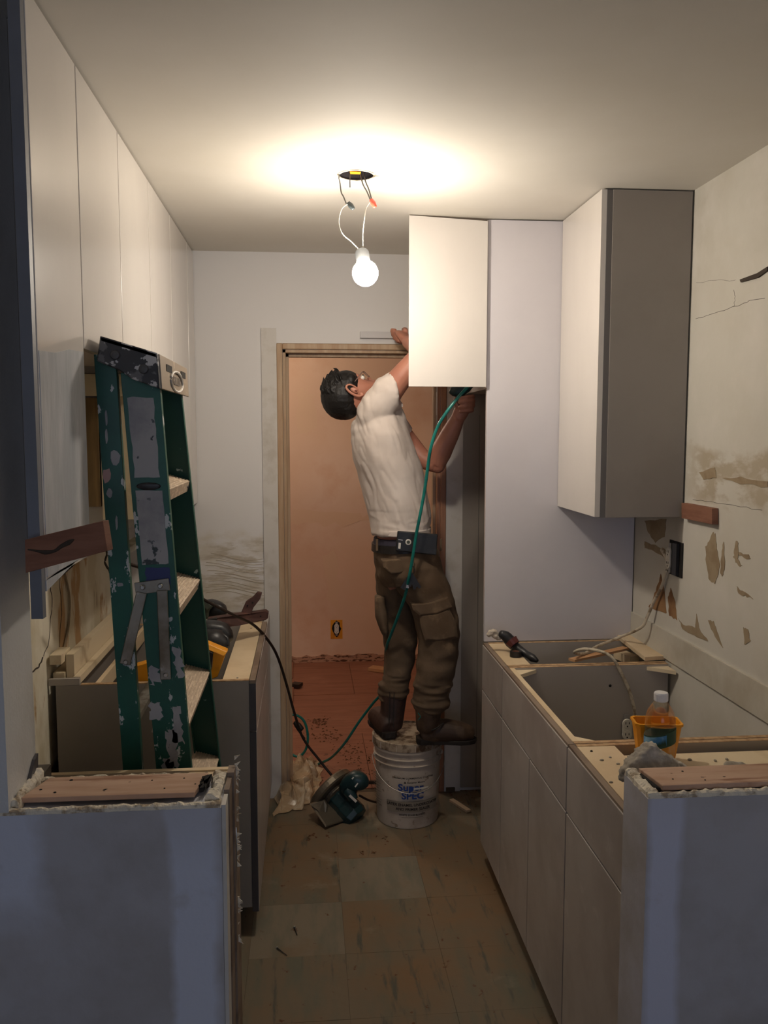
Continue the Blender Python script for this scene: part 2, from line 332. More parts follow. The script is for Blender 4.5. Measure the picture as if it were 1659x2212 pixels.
# floor base + tiles
fl_ = struct(B(-3.4, 3.4, -3.2, 3.80, -.05, -.003), 'floor', M_sub)
g = .0004; T = .3; x0, y0 = -.19-.3*2, 1.04
for i in range(8):
    for j in range(9):
        xa, ya = x0+i*T, y0+j*T
        yb = min(ya+T, 3.78)
        if yb-ya < .02: continue
        h = random.uniform(-.0006, 0)
        rd = MB().box(xa+g, xa+T-g, ya+g, yb-g, -.003, h)
        rd.build('floor_tile', M_tileB if (i, j) in ((3, 6), (2, 5), (1, 6)) else M_tile, fl_)
# far room
fr = struct(B(-2.2, 2.6, 3.78, 6.1, -.05, -.012), 'floor', M_sub)
k = 0
for j, (ya, yb) in enumerate(((3.78, 4.5), (4.5, 5.2), (5.2, 5.96))):
    for i in range(5):
        xa = -1.55+i*.92+(j % 2)*.38
        MB().box(xa+.0012, xa+.9188, ya+.0012, yb-.0012, -.012, random.uniform(-.001, .001)).build('floor_board', M_red, fr)
for (a, b_, c_, d_, h) in ((-.5, -.09, 5.05, 5.52, .012), (-.5, -.1, 5.54, 5.93, .014)):
    MB().box(a, b_, c_, d_, .001, h).build('floor_board', M_red, fr)
wb = struct(B(-2.2, 2.6, 5.96, 6.06, -.02, 2.5), 'wall_back', M_peach)
# torn plaster along the foot of the peach wall
rnd = random.Random(5)
mb = MB(); top = []; n = 60
for i in range(n+1): top.append((-1.0+2.2*i/n, .045+rnd.uniform(-.008, .012)))
mb.hexa([Vector((-1.0, 5.952, .0))]+[Vector((x, 5.952, z)) for x, z in top]+[Vector((1.2, 5.952, .0))], (0, .01, 0))
mb.build('torn_plaster', M_peachbase, wb)
for pxs in ([(640, 850), (668, 835), (684, 880), (675, 935), (645, 925)], [(628, 1100), (770, 1108), (800, 1122), (700, 1140), (628, 1130)], [(700, 1210), (720, 1185), (735, 1260), (728, 1330), (705, 1290)]):
    patch('spackle_patch', pxs, 'Y', 5.9595, MATS['far_wall_paint'] if False else mat('pale_spackle_%d' % pxs[0][0], srgb(232, 196, 164), .85), wb, .0006, .03)
struct(B(-2.3, -2.2, 3.84, 6.06, -.02, 2.5), 'wall_back_left', M_peach)
struct(B(2.6, 2.7, 3.84, 6.06, -.02, 2.5), 'wall_back_right', M_peach)
struct(B(-2.3, 2.7, 3.84, 6.06, 2.5, 2.54), 'ceiling', M_ceil)
# far wall with doorway
DX0, DX1, DZ = -.095, .585, 1.975
mb = MB().box(-1.0, DX0, YW, YW+.12, 0, ZC+.08).box(DX1, 1.4, YW, YW+.12, 0, ZC+.08).box(DX0, DX1, YW, YW+.12, DZ, ZC+.08)
mb.box(-2.3, -1.0, YW+.02, YW+.12, 0, 2.5).box(1.4, 2.7, YW+.02, YW+.12, 0, 2.5)
wf = struct(mb, 'wall_far', M_far)
# combed adhesive ridges on the far wall left
mb = MB()
for i in range(16):
    z = .93+i*.011+rnd.uniform(-.002, .002); xa = -.44+rnd.uniform(0, .08); pts = []
    for k in range(7): pts.append((xa+k*(.26/7), YW-.0005, z+.012*math.sin(k*.7+i*.12)-.012*k*.2))
    mb.tube(pts, .0012, 4, 2)
mb.build('glue_ridges', mat('glue_ridge_tan', srgb(190, 178, 160), .9), wf, kind='stuff')
dr = struct(MB().box(DX0, DX0+.012, YW-.004, YW+.125, 0, DZ).box(DX0, DX1, YW-.004, YW+.125, DZ-.012, DZ), 'door_1', M_frame)
B(DX1-.012, DX1, YW-.004, YW+.125, 0, DZ).build('jamb', M_jamb, dr)
for a, b_ in ((DX0+.012, DX0+.024), (DX1-.024, DX1-.012)):
    B(a, b_, YW+.045, YW+.085, 0, DZ-.012).build('door_stop', M_frame, dr)
B(DX0+.012, DX1-.012, YW+.045, YW+.085, DZ-.026, DZ-.012).build('door_stop', M_frame, dr)
B(DX0-.026, DX0-.001, YW-.014, YW, 0, DZ+.026).build('casing', M_frame, dr, bevel=.004)
B(DX1+.001, DX1+.026, YW-.014, YW, 0, DZ+.026).build('casing', M_jamb, dr, bevel=.004)
B(DX0-.001, DX1+.001, YW-.014, YW, DZ+.001, DZ+.026).build('casing', M_frame, dr, bevel=.004)
mb = MB(); mb.box(DX1-.0135, DX1-.012, YW+.012, YW+.04, 1.70, 1.80).build('hinge_leaf', M_zinc, dr)
B(DX1-.0132, DX1-.012, YW+.004, YW+.044, 1.66, 1.82).build('hinge_mortise', M_edge, dr)
t1 = struct(B(-.185, -.121, YW-.009, YW, 0, DZ+.09), 'trim_1', M_case)
t2 = struct(B(DX1+.027, DX1+.1, YW-.008, YW, 0, 2.1), 'trim_2', M_case)
t3 = struct(B(-.121, .6, YW-.006, YW, DZ+.027, DZ+.09), 'trim_3', M_far)
B(DX1+.1, XWR, YW-.016, YW-.001, .02, ZC-.02).build('niche_panel', M_greyp, wf)
B(DX1+.17, DX1+.172, YW-.0175, YW-.016, .02, 1.7).build('panel_seam', M_edge, wf)
# side walls
wl = struct(B(XWL-.1, XWL, 1.70, YW, 0, ZC+.05), 'wall_left', M_lwall)
wr = struct(B(XWR, XWR+.1, -3.2, YW, 0, ZC+.05), 'wall_right', M_rwall)
struct(B(-3.4, -3.3, -3.2, 1.6, 0, ZC+.05), 'wall_left_rear', M_wall)
struct(MB().box(-3.4, -.7, -3.3, -3.2, 0, ZC).box(1.2, 1.3, -3.3, -3.2, 0, ZC).box(-.7, 1.2, -3.3, -3.2, 0, .8).box(-.7, 1.2, -3.3, -3.2, 2.3, ZC), 'wall_rear', M_wall)
# stub wall (full height) at the left edge
PH = .95; PY0, PY1 = 1.53, 1.69
XS = -.535
stub = struct(MB().box(-3.3, XS, PY0, PY1, PH, ZC).box(-3.3, -.62, PY0, PY1, 0, PH), 'wall_left_stub', M_reveal)
pl = struct(MB().box(-.62, -.16, PY0, PY1-.012, 0, PH-.006), 'wall_front_left', M_pony)
# drywall lips, plate, crumbly end
rnd = random.Random(11)
def rough(poly, h, step=.005, amp=.004, fr=70, seed=0):
    """crumbly gypsum slab: a path of (x, y, width) swept with uneven height and sides"""
    mb = MB(); P = []
    for (a, b_) in zip(poly, poly[1:]):
        L_ = math.hypot(b_[0]-a[0], b_[1]-a[1]); n = max(2, int(L_/step))
        for k in range(n): u = k/n; P.append([a[j]+(b_[j]-a[j])*u for j in range(4)])
    P.append(list(poly[-1])); m = 7; rings = []
    for i, (x, y, w_, z) in enumerate(P):
        q0, q1 = P[max(i-1, 0)], P[min(i+1, len(P)-1)]; d = Vector((q1[0]-q0[0], q1[1]-q0[1], 0)).normalized(); nn = Vector((-d.y, d.x, 0))
        for k in range(m):
            an = math.pi*k/(m-1); c = Vector((x, y, z))+nn*(math.cos(an)*w_/2)+Vector((0, 0, math.sin(an)**.6*h))
            e = noise.noise(c*fr+Vector((seed, 0, 0)))+.5*noise.noise(c*fr*3)
            rings.append(c+(nn*math.cos(an)*.5+Vector((0, 0, math.sin(an))))*e*amp)
    n = len(P)
    return mb.add(rings, [[i*m+k, i*m+(k+1) % m, (i+1)*m+(k+1) % m, (i+1)*m+k] for i in range(n-1) for k in range(m)]+[list(range(m))[::-1], [(n-1)*m+k for k in range(m)]])
def ragged_lip(x0, x1, y0, y1, z0, zt, amp, n=46):
    return rough([(x0, (y0+y1)/2, y1-y0, z0), (x1, (y0+y1)/2, y1-y0, z0)], zt-z0, .003, amp*1.6, 60, y0*50)
ragged_lip(-.56, -.162, PY0+.0005, PY0+.016, PH-.006, PH+.003, .0025).build('drywall_edge', M_gyp, pl)
ragged_lip(-.56, -.20, PY1-.028, PY1-.014, PH-.006, PH+.006, .003).build('drywall_edge', M_gyp, pl)
MB().hexa([Vector((-.528, 1.566, PH+.001)), Vector((-.212, 1.562, PH+.001)), Vector((-.196, 1.655, PH+.001)), Vector((-.50, 1.658, PH+.001))], (0, 0, .01)).build('top_plate', M_stud, pl, bevel=.0015)
for (x, y, r_) in ((-.455, 1.64, .004), (-.47, 1.585, .003), (-.215, 1.60, .002), (-.24, 1.63, .002), (-.38, 1.59, .002), (-.30, 1.625, .002), (-.50, 1.60, .003), (-.27, 1.585, .002)):
    MB().lathe([(r_, 0), (r_*.8, .0015)], (x, y, PH+.0105), seg=8).build('nail_hole', M_hole, pl)
mb = MB()
mb = rough([(-.178, 1.55, .03, PH-.006), (-.172, 1.60, .02, PH-.006), (-.176, 1.668, .03, PH-.006)], .016, .003, .009, 60, 3)
mb.add(rough([(-.205, 1.66, .02, PH-.004), (-.17, 1.665, .03, PH-.004)], .014, .003, .008, 60, 9).v, []) if False else None
mb.build('plaster_rim', M_gyp, pl)
mb = MB()
for i in range(10): mb.hexa([Vector((-.208+rnd.uniform(0, .02), 1.575+.07*rnd.random(), PH+.004)) for _ in range(3)], (0, 0, .009))
mb.build('dark_void', M_hole, pl, kind='stuff')
# rough end face of the left half wall: corner strip, studs, frayed paper
B(-.1595, -.152, PY0+.002, PY0+.05, 0, PH-.002).build('corner_strip', M_case, pl)
B(-.1595, -.150, PY0+.056, PY1-.045, 0, PH+.004).build('end_stud', M_rail, pl)
B(-.1595, -.146, PY1-.042, PY1-.004, 0, PH+.012).build('end_stud', M_rail, pl)
mb = MB()
for i in range(60):
    z = rnd.choice((.95, .93, .86, .80, .77, .66, .60))+rnd.gauss(0, .012); L_ = rnd.uniform(.003, .012)
    mb.hexa([Vector((-.148, PY1-.006, z)), Vector((-.148, PY1-.006, z+rnd.uniform(.004, .015))), Vector((-.148+L_, PY1-.004, z+rnd.uniform(-.01, .015)))], (0, .0012, 0))
mb.build('frayed_paper', M_gyp, pl, kind='stuff')
MB().tube([(-.1465, 1.664, .72), (-.145, 1.662, .80), (-.1455, 1.667, .84)], .0012, 5).build('bent_nail', M_steel, pl)
# dark notch of plaster where the half wall meets the stub
mb = MB(); 
rough([(XS+.004, 1.545, .02, PH-.006), (XS+.004, 1.60, .02, PH-.004), (XS+.006, 1.68, .024, PH)], .022, .003, .009, 60, 5).build('plaster_rim', M_gyp, pl)
MB().hexa([(XS+.0005, 1.62, PH+.01), (XS+.0005, 1.68, PH+.015), (XS+.0005, 1.685, PH+.05), (XS+.0005, 1.665, PH+.045)], (.006, 0, 0)).build('broken_corner', M_edgeD, pl)
# right half wall
QY0, QY1, QX = 1.494, 1.614, .632
pr_ = struct(B(QX, XWR, QY0, QY1, 0, PH-.006), 'wall_front_right', M_pony)
ragged_lip(QX+.002, XWR, QY0+.0005, QY0+.016, PH-.006, PH+.004, .003, 70).build('drywall_edge', M_gyp, pr_)
MB().hexa([Vector((.668, 1.513, PH)), Vector((XWR-.001, 1.513, PH)), Vector((XWR-.001, 1.60, PH)), Vector((.655, 1.60, PH))], (0, 0, .011)).build('top_plate', M_stud, pr_, bevel=.0015)
for (x, y, r_) in ((.735, 1.575, .0025), (.70, 1.54, .002), (.76, 1.53, .002)):
    MB().lathe([(r_, 0), (r_*.8, .0015)], (x, y, PH+.0105), seg=8).build('nail_hole', M_hole, pr_)
mb = MB()
mb = rough([(.645, 1.497, .026, PH-.007), (.644, 1.55, .024, PH-.007), (.645, 1.61, .026, PH-.007)], .013, .003, .007, 60, 7)
mb.build('plaster_rim', M_gyp, pr_)
MB().hexa([Vector((.655, 1.52, PH-.004)), Vector((.664, 1.512, PH-.004)), Vector((.655, 1.585, PH-.004)), Vector((.65, 1.58, PH-.004))], (0, 0, .0105)).build('dark_gap', M_hole, pr_)
# plaster lump on the back edge of the right half wall
mb = MB(); rn2 = random.Random(4)
tri = [at(1360, 1655, 'Y', 1.64), at(1408, 1610, 'Y', 1.66), at(1500, 1668, 'Y', 1.64), at(1350, 1690, 'Y', 1.62), at(1460, 1690, 'Y', 1.62)]
mb.hexa([tri[0], tri[1], tri[2], tri[4], tri[3]], (0, .035, 0))
for i in range(9):
    u = rn2.random(); p = tri[0].lerp(tri[1], u) if i % 2 else tri[3].lerp(tri[0], u)
    mb.ball(p+Vector((rn2.uniform(.0, .01), .017, rn2.uniform(-.012, .0))), (rn2.uniform(.008, .014), .014, rn2.uniform(.006, .014)), 10)
tag(mb.build('plaster_chunk', M_debris, origin=(tri[0].x+.04, 1.65, PH-.02), remesh=.003, sm_it=2, fold=lambda c: .004*noise.noise(c*90)+.002*noise.noise(c*240)), 'grey broken plaster chunk leaning behind the right half wall end', 'plaster')
mb = MB()
mb.ball(at(1590, 1668, 'Z', .85), (.035, .02, .028), 12).ball(at(1640, 1672, 'Z', .85), (.03, .02, .022), 12)
tag(mb.build('plaster_mound', M_debris, remesh=.005, fold=lambda c: .006*noise.noise(c*60)), 'low tan plaster mound on the near right cabinet top', 'plaster')
# ------------------------------------------------------------------ wall details, right
B(XWR-.008, XWR, 1.62, YP-.001, .86, .955).build('drywall_strip', M_dry, wr)
for pxs, m_ in (
    ([(1401, 1312), (1412, 1290), (1422, 1262), (1428, 1240), (1433, 1262), (1440, 1325), (1432, 1322)], M_brown),
    ([(1446, 1330), (1443, 1290), (1449, 1270), (1459, 1300), (1463, 1340)], M_brown),
    ([(1393, 1170), (1410, 1176), (1434, 1188), (1436, 1206), (1412, 1190), (1393, 1184)], M_tan),
    ([(1393, 1125), (1440, 1122), (1436, 1160), (1416, 1172), (1400, 1150)], M_tan),
    ([(1524, 1180), (1532, 1170), (1540, 1150), (1546, 1152), (1549, 1185), (1556, 1220), (1552, 1240), (1545, 1262), (1531, 1250), (1526, 1215)], M_tan),
    ([(1560, 1190), (1564, 1170), (1566, 1225), (1560, 1245), (1556, 1235)], M_tan),
    ([(1586, 1195), (1590, 1168), (1596, 1172), (1594, 1208), (1604, 1222), (1596, 1222), (1585, 1205)], M_tan),
    ([(1594, 1192), (1618, 1198), (1622, 1208), (1596, 1200)], M_tan),
    ([(1592, 1266), (1604, 1276), (1628, 1294), (1614, 1290), (1596, 1282)], M_tan),
    ([(1606, 1355), (1616, 1360), (1622, 1384), (1608, 1392)], M_tan),
    ([(1466, 1335), (1476, 1350), (1502, 1356), (1505, 1325), (1514, 1365), (1530, 1385), (1500, 1372), (1475, 1358)], M_tan),
    ([(1530, 1340), (1542, 1342), (1552, 1370), (1562, 1400), (1545, 1375)], M_tan),
    ([(1510, 1020), (1545, 1010), (1548, 1032), (1520, 1036)], M_tan),
    ([(1560, 1032), (1600, 1030), (1659, 1040), (1659, 1052), (1600, 1046)], M_tan)):
    patch('glue_patch', pxs, 'X', XWR-.0001, m_, wr, .0012, .0035)
def crack(pxs, r_, ax='X', val=XWR, par=wr):
    rn = random.Random(int(pxs[0][0])); P = []
    for (a, b_), (c_, d_) in zip(pxs, pxs[1:]):
        for k in range(5): t = k/5; P.append(at(a+(c_-a)*t+rn.uniform(-1.5, 1.5), b_+(d_-b_)*t+rn.uniform(-1.5, 1.5), ax, val))
    MB().tube(P, r_, 5, 2).build('crack', M_crk, par)
crack([(1503, 690), (1535, 680), (1585, 663), (1620, 650), (1659, 642)], .0007)
crack([(1585, 662), (1588, 640), (1583, 624)], .0006)
crack([(1505, 612), (1540, 606), (1600, 606)], .0004)
crack([(1498, 1080), (1540, 1085), (1600, 1094), (1659, 1105)], .0007)
crack([(1473, 1405), (1515, 1430), (1560, 1452)], .0009)
MB().hexa([at(1602, 604, 'X', XWR), at(1640, 590, 'X', XWR), at(1662, 576, 'X', XWR), at(1662, 584, 'X', XWR), at(1640, 600, 'X', XWR), at(1604, 610, 'X', XWR)], (-.006, 0, 0)).build('splintered_gap', M_crk, wr)
# wood cleat on right wall
mb = MB().hexa([at(1485, 1086, 'X', XWR-.001), at(1552, 1098, 'X', XWR-.001), at(1552, 1133, 'X', XWR-.001), at(1485, 1119, 'X', XWR-.001)], (-.02, 0, 0))
tag(mb.build('wood_cleat', M_cedar, bevel=.001), 'short reddish wood cleat on the right wall below the tall grey cabinet', 'wood block')
# cleat wood on left, big brown board
p = [at(53, 1166, 'Y', 1.49), at(222, 1125, 'Y', 1.56), at(232, 1190, 'Y', 1.56), at(55, 1238, 'Y', 1.49)]
mb = MB().hexa(p, Vector((.006, .02, 0)))
brd = tag(mb.build('brown_board', M_cedar, bevel=.001), 'short dark brown board with a black knot across the left end panel', 'board')
def onbrd(x, y): Yb = 1.49+(x-53)/172*.07; return at(x, y, 'Y', Yb-.001)
MB().loft([onbrd(*p_) for p_ in ((60, 1187), (80, 1190), (98, 1193), (118, 1190), (132, 1180), (148, 1172), (160, 1165))], [.001, .002, .004, .0025, .0035, .0045, .001], 8).build('knot_crack', M_crk, brd)
# left wall details
mb = MB(); mb.box(XWL, XWL+.02, 1.71, YW-.02, 1.225, 1.275)
for (y0_, y1_, z0_, z1_) in ((1.9, 3.7, 1.262, 1.34),):
    tag(B(XWL, XWL+.022, y0_+.7, y1_, z0_, z1_).build('ledger_strip', M_pine), 'long pine ledger strip on the left plaster wall behind the ladder', 'wood strip')
MB().tube([at(139, 1235, 'X', XWL+.006), at(150, 1290, 'X', XWL+.006), at(148, 1350, 'X', XWL+.006), at(135, 1420, 'X', XWL+.006), at(128, 1500, 'X', XWL+.006), at(129, 1560, 'X', XWL+.006), at(133, 1600, 'X', XWL+.006), at(128, 1640, 'X', XWL+.006)], .004, 6).build('wall_cable', M_tan, wl)
crack([(92, 1420), (82, 1440), (66, 1455)], .003, 'X', XWL, wl); crack([(128, 1230), (133, 1330), (124, 1440)], .0015, 'X', XWL, wl)
crack([(107, 1235), (112, 1300), (104, 1395), (90, 1425)], .0016, 'X', XWL, wl); crack([(232, 1175), (226, 1215), (238, 1240)], .006, 'X', XWL, wl)
# ------------------------------------------------------------------ left wall cabinets
XF = -.463
def wallcab(label, ya, yb, z0, z1, seams, film=None, xb=XWL, y_in=None, side=M_lgrey):
    t = thing('wall_cabinet', (XF-.17, (ya+yb)/2, z0), label, 'cabinet')
    ya_ = y_in or ya
    bx0 = MB().box(xb+.001, XF-.02, ya_, ya_+.016, z0, z1).box(xb+.001, XF-.02, yb-.017, yb-.001, z0, z1)
    bx0.box(xb+.001, XF-.02, ya_+.016, yb-.017, z1-.016, z1).box(xb+.001, XF-.02, ya_+.016, yb-.017, z0+.02, z0+.036).box(xb+.001, xb+.007, ya_+.016, yb-.017, z0+.036, z1-.016)
    bx0.build('body', side, t)
    ys = [ya]+seams+[yb]
    for i, (a, b_) in enumerate(zip(ys, ys[1:])):
        if i: B(XF-.0195, XF-.012, a-.006, a+.006, z0+.001, z1-.005).build('seam_shade', M_edgeD, t)  # added dark strip behind the door gap, stands in for its shade
        d = B(XF-.018, XF, a+.0026, b_-.0026, z0, z1-.004).build('door', film[i] if film else M_cab, t, bevel=.0012)
    return t
ZT = ZC-.001
wallcab('tall white wall cabinet with film nearest the camera on the left', 1.555, 1.875, 1.364, ZT, [], None, y_in=1.695)
B(XF-.021, XF-.001, 1.534, 1.5535, 1.30, ZT).build('end_panel', M_slate, bpy.data.objects['wall_cabinet'])
MB().hexa([Vector((XF, 1.562, 1.37)), Vector((XF, 1.868, 1.37)), Vector((XF, 1.868, 1.795)), Vector((XF, 1.76, 1.79)), Vector((XF, 1.66, 1.775)), Vector((XF, 1.562, 1.77))], (.0012, 0, 0)).build('film_sheet', M_film, bpy.data.objects['wall_cabinet'])
# loose protective film hanging below the first door
c1 = bpy.data.objects['wall_cabinet']
MB().hexa([Vector((XF, 1.558, 1.366)), Vector((XF, 1.86, 1.37)), at(196, 1160, 'X', XF), at(186, 1190, 'X', XF), Vector((XF, 1.558, 1.345))], (-.003, 0, 0)).build('film_flap', M_film, c1)
wallcab('short white two-door wall cabinet above the green ladder top', 1.877, 2.688, 1.803, ZT, [2.27])
wallcab('white two-door wall cabinet between the short cabinet and far corner', 2.69, 3.53, 1.335, ZT, [3.10], side=M_lgrey)
wallcab('narrow white wall cabinet in the far left corner', 3.532, 3.718, 1.325, ZT, [])
B(XWL+.002, -.625, 2.672, 2.687, 1.40, 1.73).build('filler_board', M_gold, bpy.data.objects['wall_cabinet.002'])
B(-.62, XF-.03, 2.674, 2.688, 1.36, 1.80).build('side_panel', M_cream, bpy.data.objects['wall_cabinet.002'])
B(XWL+.002, -.50, 2.66, 2.672, 1.735, 1.80).build('mounting_rail', M_cream, bpy.data.objects['wall_cabinet.002'])
# old plaster below filler board
# ------------------------------------------------------------------ right tall panel, open door, niche cabinet
tp = tag(B(.652, XWR-.004, YP, YP+.018, .853, ZT-.004).build('fridge_panel', M_pale), 'tall pale lavender panel standing on the right cabinet, lamp glint', 'panel')
nc = thing('niche_cabinet', (.9, 3.4, 1.79), 'white cabinet over the dark niche behind the open door', 'cabinet')
B(.69, XWR-.005, YP+.02, YW-.02, 1.79, 2.374).build('body', M_lgrey, nc)
dd = .023
MB().hexa([(.364, YP-dd-.012, 1.787), (.646, YP-.016, 1.787), (.646, YP-.016, ZT-.012), (.364, YP-dd-.012, ZT-.003)], (.001, .017, 0)).build('open_door', M_cab, nc, bevel=.001)
B(.648, .688, YP+.002, YP+.02, 1.785, 2.374).build('filler_strip', M_cab, nc)
# right tall wall cabinet
XU = .92; YA = 2.66
t = thing('wall_cabinet', (1.07, 2.85, 1.35), 'tall wall cabinet with grey side and white door on the right wall', 'cabinet')
B(XU+.036, XWR-.006, YA, YP-.001, 1.353, ZT-.003).build('body', M_greyp, t, bevel=.001)
B(XU+.018, XU+.0355, YA+.001, YP-.002, 1.353, ZT-.004).build('door_edge', M_edge, t)
B(XU, XU+.018, YA+.002, YP-.002, 1.355, ZT-.003).build('door', M_cab, t, bevel=.001)
# ------------------------------------------------------------------ right base cabinets
XB = .645; ZB = .85
def basecab(label, ya, yb, doors, mt, kind):
    t = thing('base_cabinet', (.93, (ya+yb)/2, 0), label, 'cabinet')
    xb = XWR-.009
    for a in (ya+.001, yb-.017): B(XB+.02, xb, a, a+.016, .1, ZB-.001).build('side_panel', M_lgrey, t)
    for a in (ya+.001, yb-.017): B(XB+.02, xb, a, a+.016, ZB-.001, ZB).build('raw_edge', M_raw, t)
    B(XB+.02, xb, ya+.017, yb-.017, .1, .116).build('bottom_panel', M_lgrey, t)
    B(XB+.07, XB+.085, ya+.001, yb-.001, 0, .1).build('toe_kick', M_edgeD, t)
    B(XB, XB+.019, ya+.0025, yb-.0025, .677, ZB-.008).build('drawer_front', mt, t, bevel=.001)
    ys = [ya]+doors+[yb]
    B(XB+.0192, XB+.0199, ya+.001, yb-.001, .09, ZB-.01).build('seam_shade', M_edgeD, t)  # added dark sheet behind the fronts so the seams look shaded
    for a, b_ in zip(ys, ys[1:]): B(XB, XB+.019, a+.0025, b_-.0025, .085, .671).build('door', mt, t, bevel=.001)
    B(XB+.003, XB+.018, ya+.001, yb-.001, ZB-.0075, ZB-.001).build('top_rail', M_rail, t)
    if kind == 'front': B(XB+.02, XB+.1, ya+.017, yb-.017, ZB-.017, ZB-.001).build('stretcher', M_ply, t)
    if kind == 'sink':
        B(XB+.02, XB+.036, ya+.017, yb-.017, .74, ZB-.001).build('stretcher', M_ply, t)
        for (x, y, sx, sy) in ((XB+.036, yb-.017, 1, -1), (xb, yb-.017, -1, -1), (XB+.036, ya+.017, 1, 1)):
            MB().hexa([(x, y, ZB-.02), (x+sx*.075, y, ZB-.02), (x, y+sy*.06, ZB-.02)], (0, 0, .012)).build('corner_gusset', M_cream, t)
            MB().ball((x+sx*.062, y+sy*.004, ZB-.012), .0045, 8).build('screw', M_hole, t)
        MB().lathe([(.005, 0), (.004, .002)], (xb-.2, yb-.0172, .78), (0, -1, 0), seg=10).build('screw', M_hole, t)
    if kind == 'near':
        B(XB+.02, XB+.115, ya+.017, yb-.017, ZB-.017, ZB-.001).build('stretcher', M_ply, t)
        B(XB+.115, xb, ya+.017, yb-.04, ZB-.030, ZB-.018).build('deck_board', M_cream, t)
        for (x, y) in ((XB+.045, yb-.05), (XB+.2, yb-.09)): MB().ball((x, y, ZB-.001), .0035, 8).build('screw', M_hole, t)
    return t
basecab('white base cabinet furthest along the right row, tape on top', 2.742, YP-.003, [], M_filmR, 'front')
sinkc = basecab('open-topped white sink base cabinet in the middle of right row', 2.03, 2.74, [2.385], M_filmR, 'sink')
basecab('white base cabinet of right row nearest the right half wall', 1.618, 2.028, [], M_filmR, 'near')
B(XWR-.0095, XWR-.008, 2.34, 2.46, .62, .67).build('cut_hole', M_hole, wr)
# odds inside far cabinet
mb = MB().hexa([at(1330, 1377, 'Z', ZB+.002), at(1372, 1370, 'Z', ZB+.002), at(1452, 1424, 'Z', ZB+.002), at(1393, 1428, 'Z', ZB+.002)], (0, 0, .014))
tag(mb.build('scrap_board', M_ply, bevel=.001), 'pale scrap board across the back corner of the far right cabinet', 'board')
tag(MB().beam(at(1235, 1426, 'Z', .84), at(1352, 1400, 'Z', .842), .03, .008).build('wood_scrap', M_pine), 'thin orange-brown wood strip inside the far right cabinet', 'wood slat')
tag(MB().beam(at(1335, 1412, 'Z', .80), at(1370, 1426, 'Z', .80), .04, .03).build('wood_offcut', M_ply), 'small pale wood offcut low inside the far right cabinet', 'wood block')
# tape roll
t = thing('tape_roll', at(1114, 1418, 'Z', ZB), 'black roll of tape on the far right cabinet edge', 'tape')
c_ = LOC[t.name]
MB().lathe([(.012, 0), (.020, 0), (.0205, .001), (.0205, .018), (.020, .019), (.012, .019), (.012, 0)], c_, seg=28, caps=False).build('roll', M_blk, t, smooth=False)
MB().lathe([(.0105, .0005), (.012, .0005), (.012, .0185), (.0105, .0185), (.0105, .0005)], c_, seg=28, caps=False).build('core', M_cedar, t)
# dark work glove / multi tool
t = thing('oscillating_tool', at(1115, 1405, 'Z', ZB+.003), 'black taped hand tool with a pale rag on far right cabinet', 'hand tool')
q = lambda x, y, Y: at(x, y, 'Y', Y)
MB().loft([q(1080, 1368, 2.93), q(1092, 1374, 2.93), q(1104, 1387, 2.92), q(1114, 1398, 2.9), q(1135, 1412, 2.87), q(1150, 1421, 2.84), q(1161, 1428, 2.82)],
          [.011, .019, .022, .017, .013, .014, .006], 12).build('body', M_bplast, t, smooth=True)
MB().loft([q(1110, 1398, 2.9), q(1114, 1412, 2.89), q(1120, 1421, 2.88)], [.010, .011, .008], 10).build('trigger_grip', M_bplast, t, smooth=True)
MB().loft([q(1104, 1383, 2.905), q(1112, 1393, 2.895)], [(.0235, .0235), (.0195, .0195)], 14).build('tape_band', mat('red_tape', srgb(96, 44, 40), .5), t)
mb = MB()
for (x, y, r_) in ((1060, 1367, .013), (1070, 1374, .013), (1056, 1372, .009), (1077, 1379, .011), (1066, 1364, .012), (1073, 1368, .008)): mb.ball(q(x, y, 2.94), (r_, r_, r_*.8), 10)
mb.build('rag', mat('pale_rag', srgb(196, 184, 168), .9), t, remesh=.0035, fold=lambda c: .003*noise.noise(c*120))
tag(MB().hexa([q(1125, 1416, 2.86), q(1140, 1424, 2.84), q(1150, 1428, 2.83), q(1122, 1426, 2.86)], (0, .02, 0)).build('metal_scraper', M_steel), 'small bright metal scraper blade under the black tool', 'tool')
# yellow cup + bottle
pc = Vector((at(1417, 1600, 'Y', 1.955).x, 1.955, ZB-.0175))
def cup(name, c, w0, w1, h, d0, d1, ang, m):
    mb = MB(); rings = []
    def ring(w_, d_, z, ins=0):
        pts = [(-w_+ins, -d_+ins), (w_-ins, -d_+ins), (w_-ins, d_-ins), (-w_+ins, d_-ins)]; out = []
        for i, (x, y) in enumerate(pts):
            px_, py_ = pts[i-1]; nx, ny = pts[(i+1) % 4]; r_ = .008
            for (qx, qy) in ((px_, py_), (nx, ny)):
                L_ = math.hypot(qx-x, qy-y); out.append((x+(qx-x)/L_*r_, y+(qy-y)/L_*r_))
        return [Vector(c)+Matrix.Rotation(ang, 3, 'Z') @ Vector((x, y, z)) for x, y in out]
    rs = [ring(w0, d0, 0), ring(w1, d1, h-.006), ring(w1+.003, d1+.003, h-.006), ring(w1+.003, d1+.003, h), ring(w1, d1, h, .002), ring(w0, d0, .003, .002)]
    vs = [v for r_ in rs for v in r_]; n = 8
    fs = [[i*n+k, i*n+(k+1) % n, (i+1)*n+(k+1) % n, (i+1)*n+k] for i in range(5) for k in range(n)]+[list(range(n))[::-1], [5*n+k for k in range(n)]]
    mb.add(vs, fs); return mb.build(name, m, origin=c)
tag(cup('plastic_cup', pc, .042, .054, .098, .022, .030, R(-8), M_yel), 'yellow square plastic cup behind the water bottle', 'container')
bb = at(1425, 1600, 'Y', 1.885); bb.z = ZB-.0175
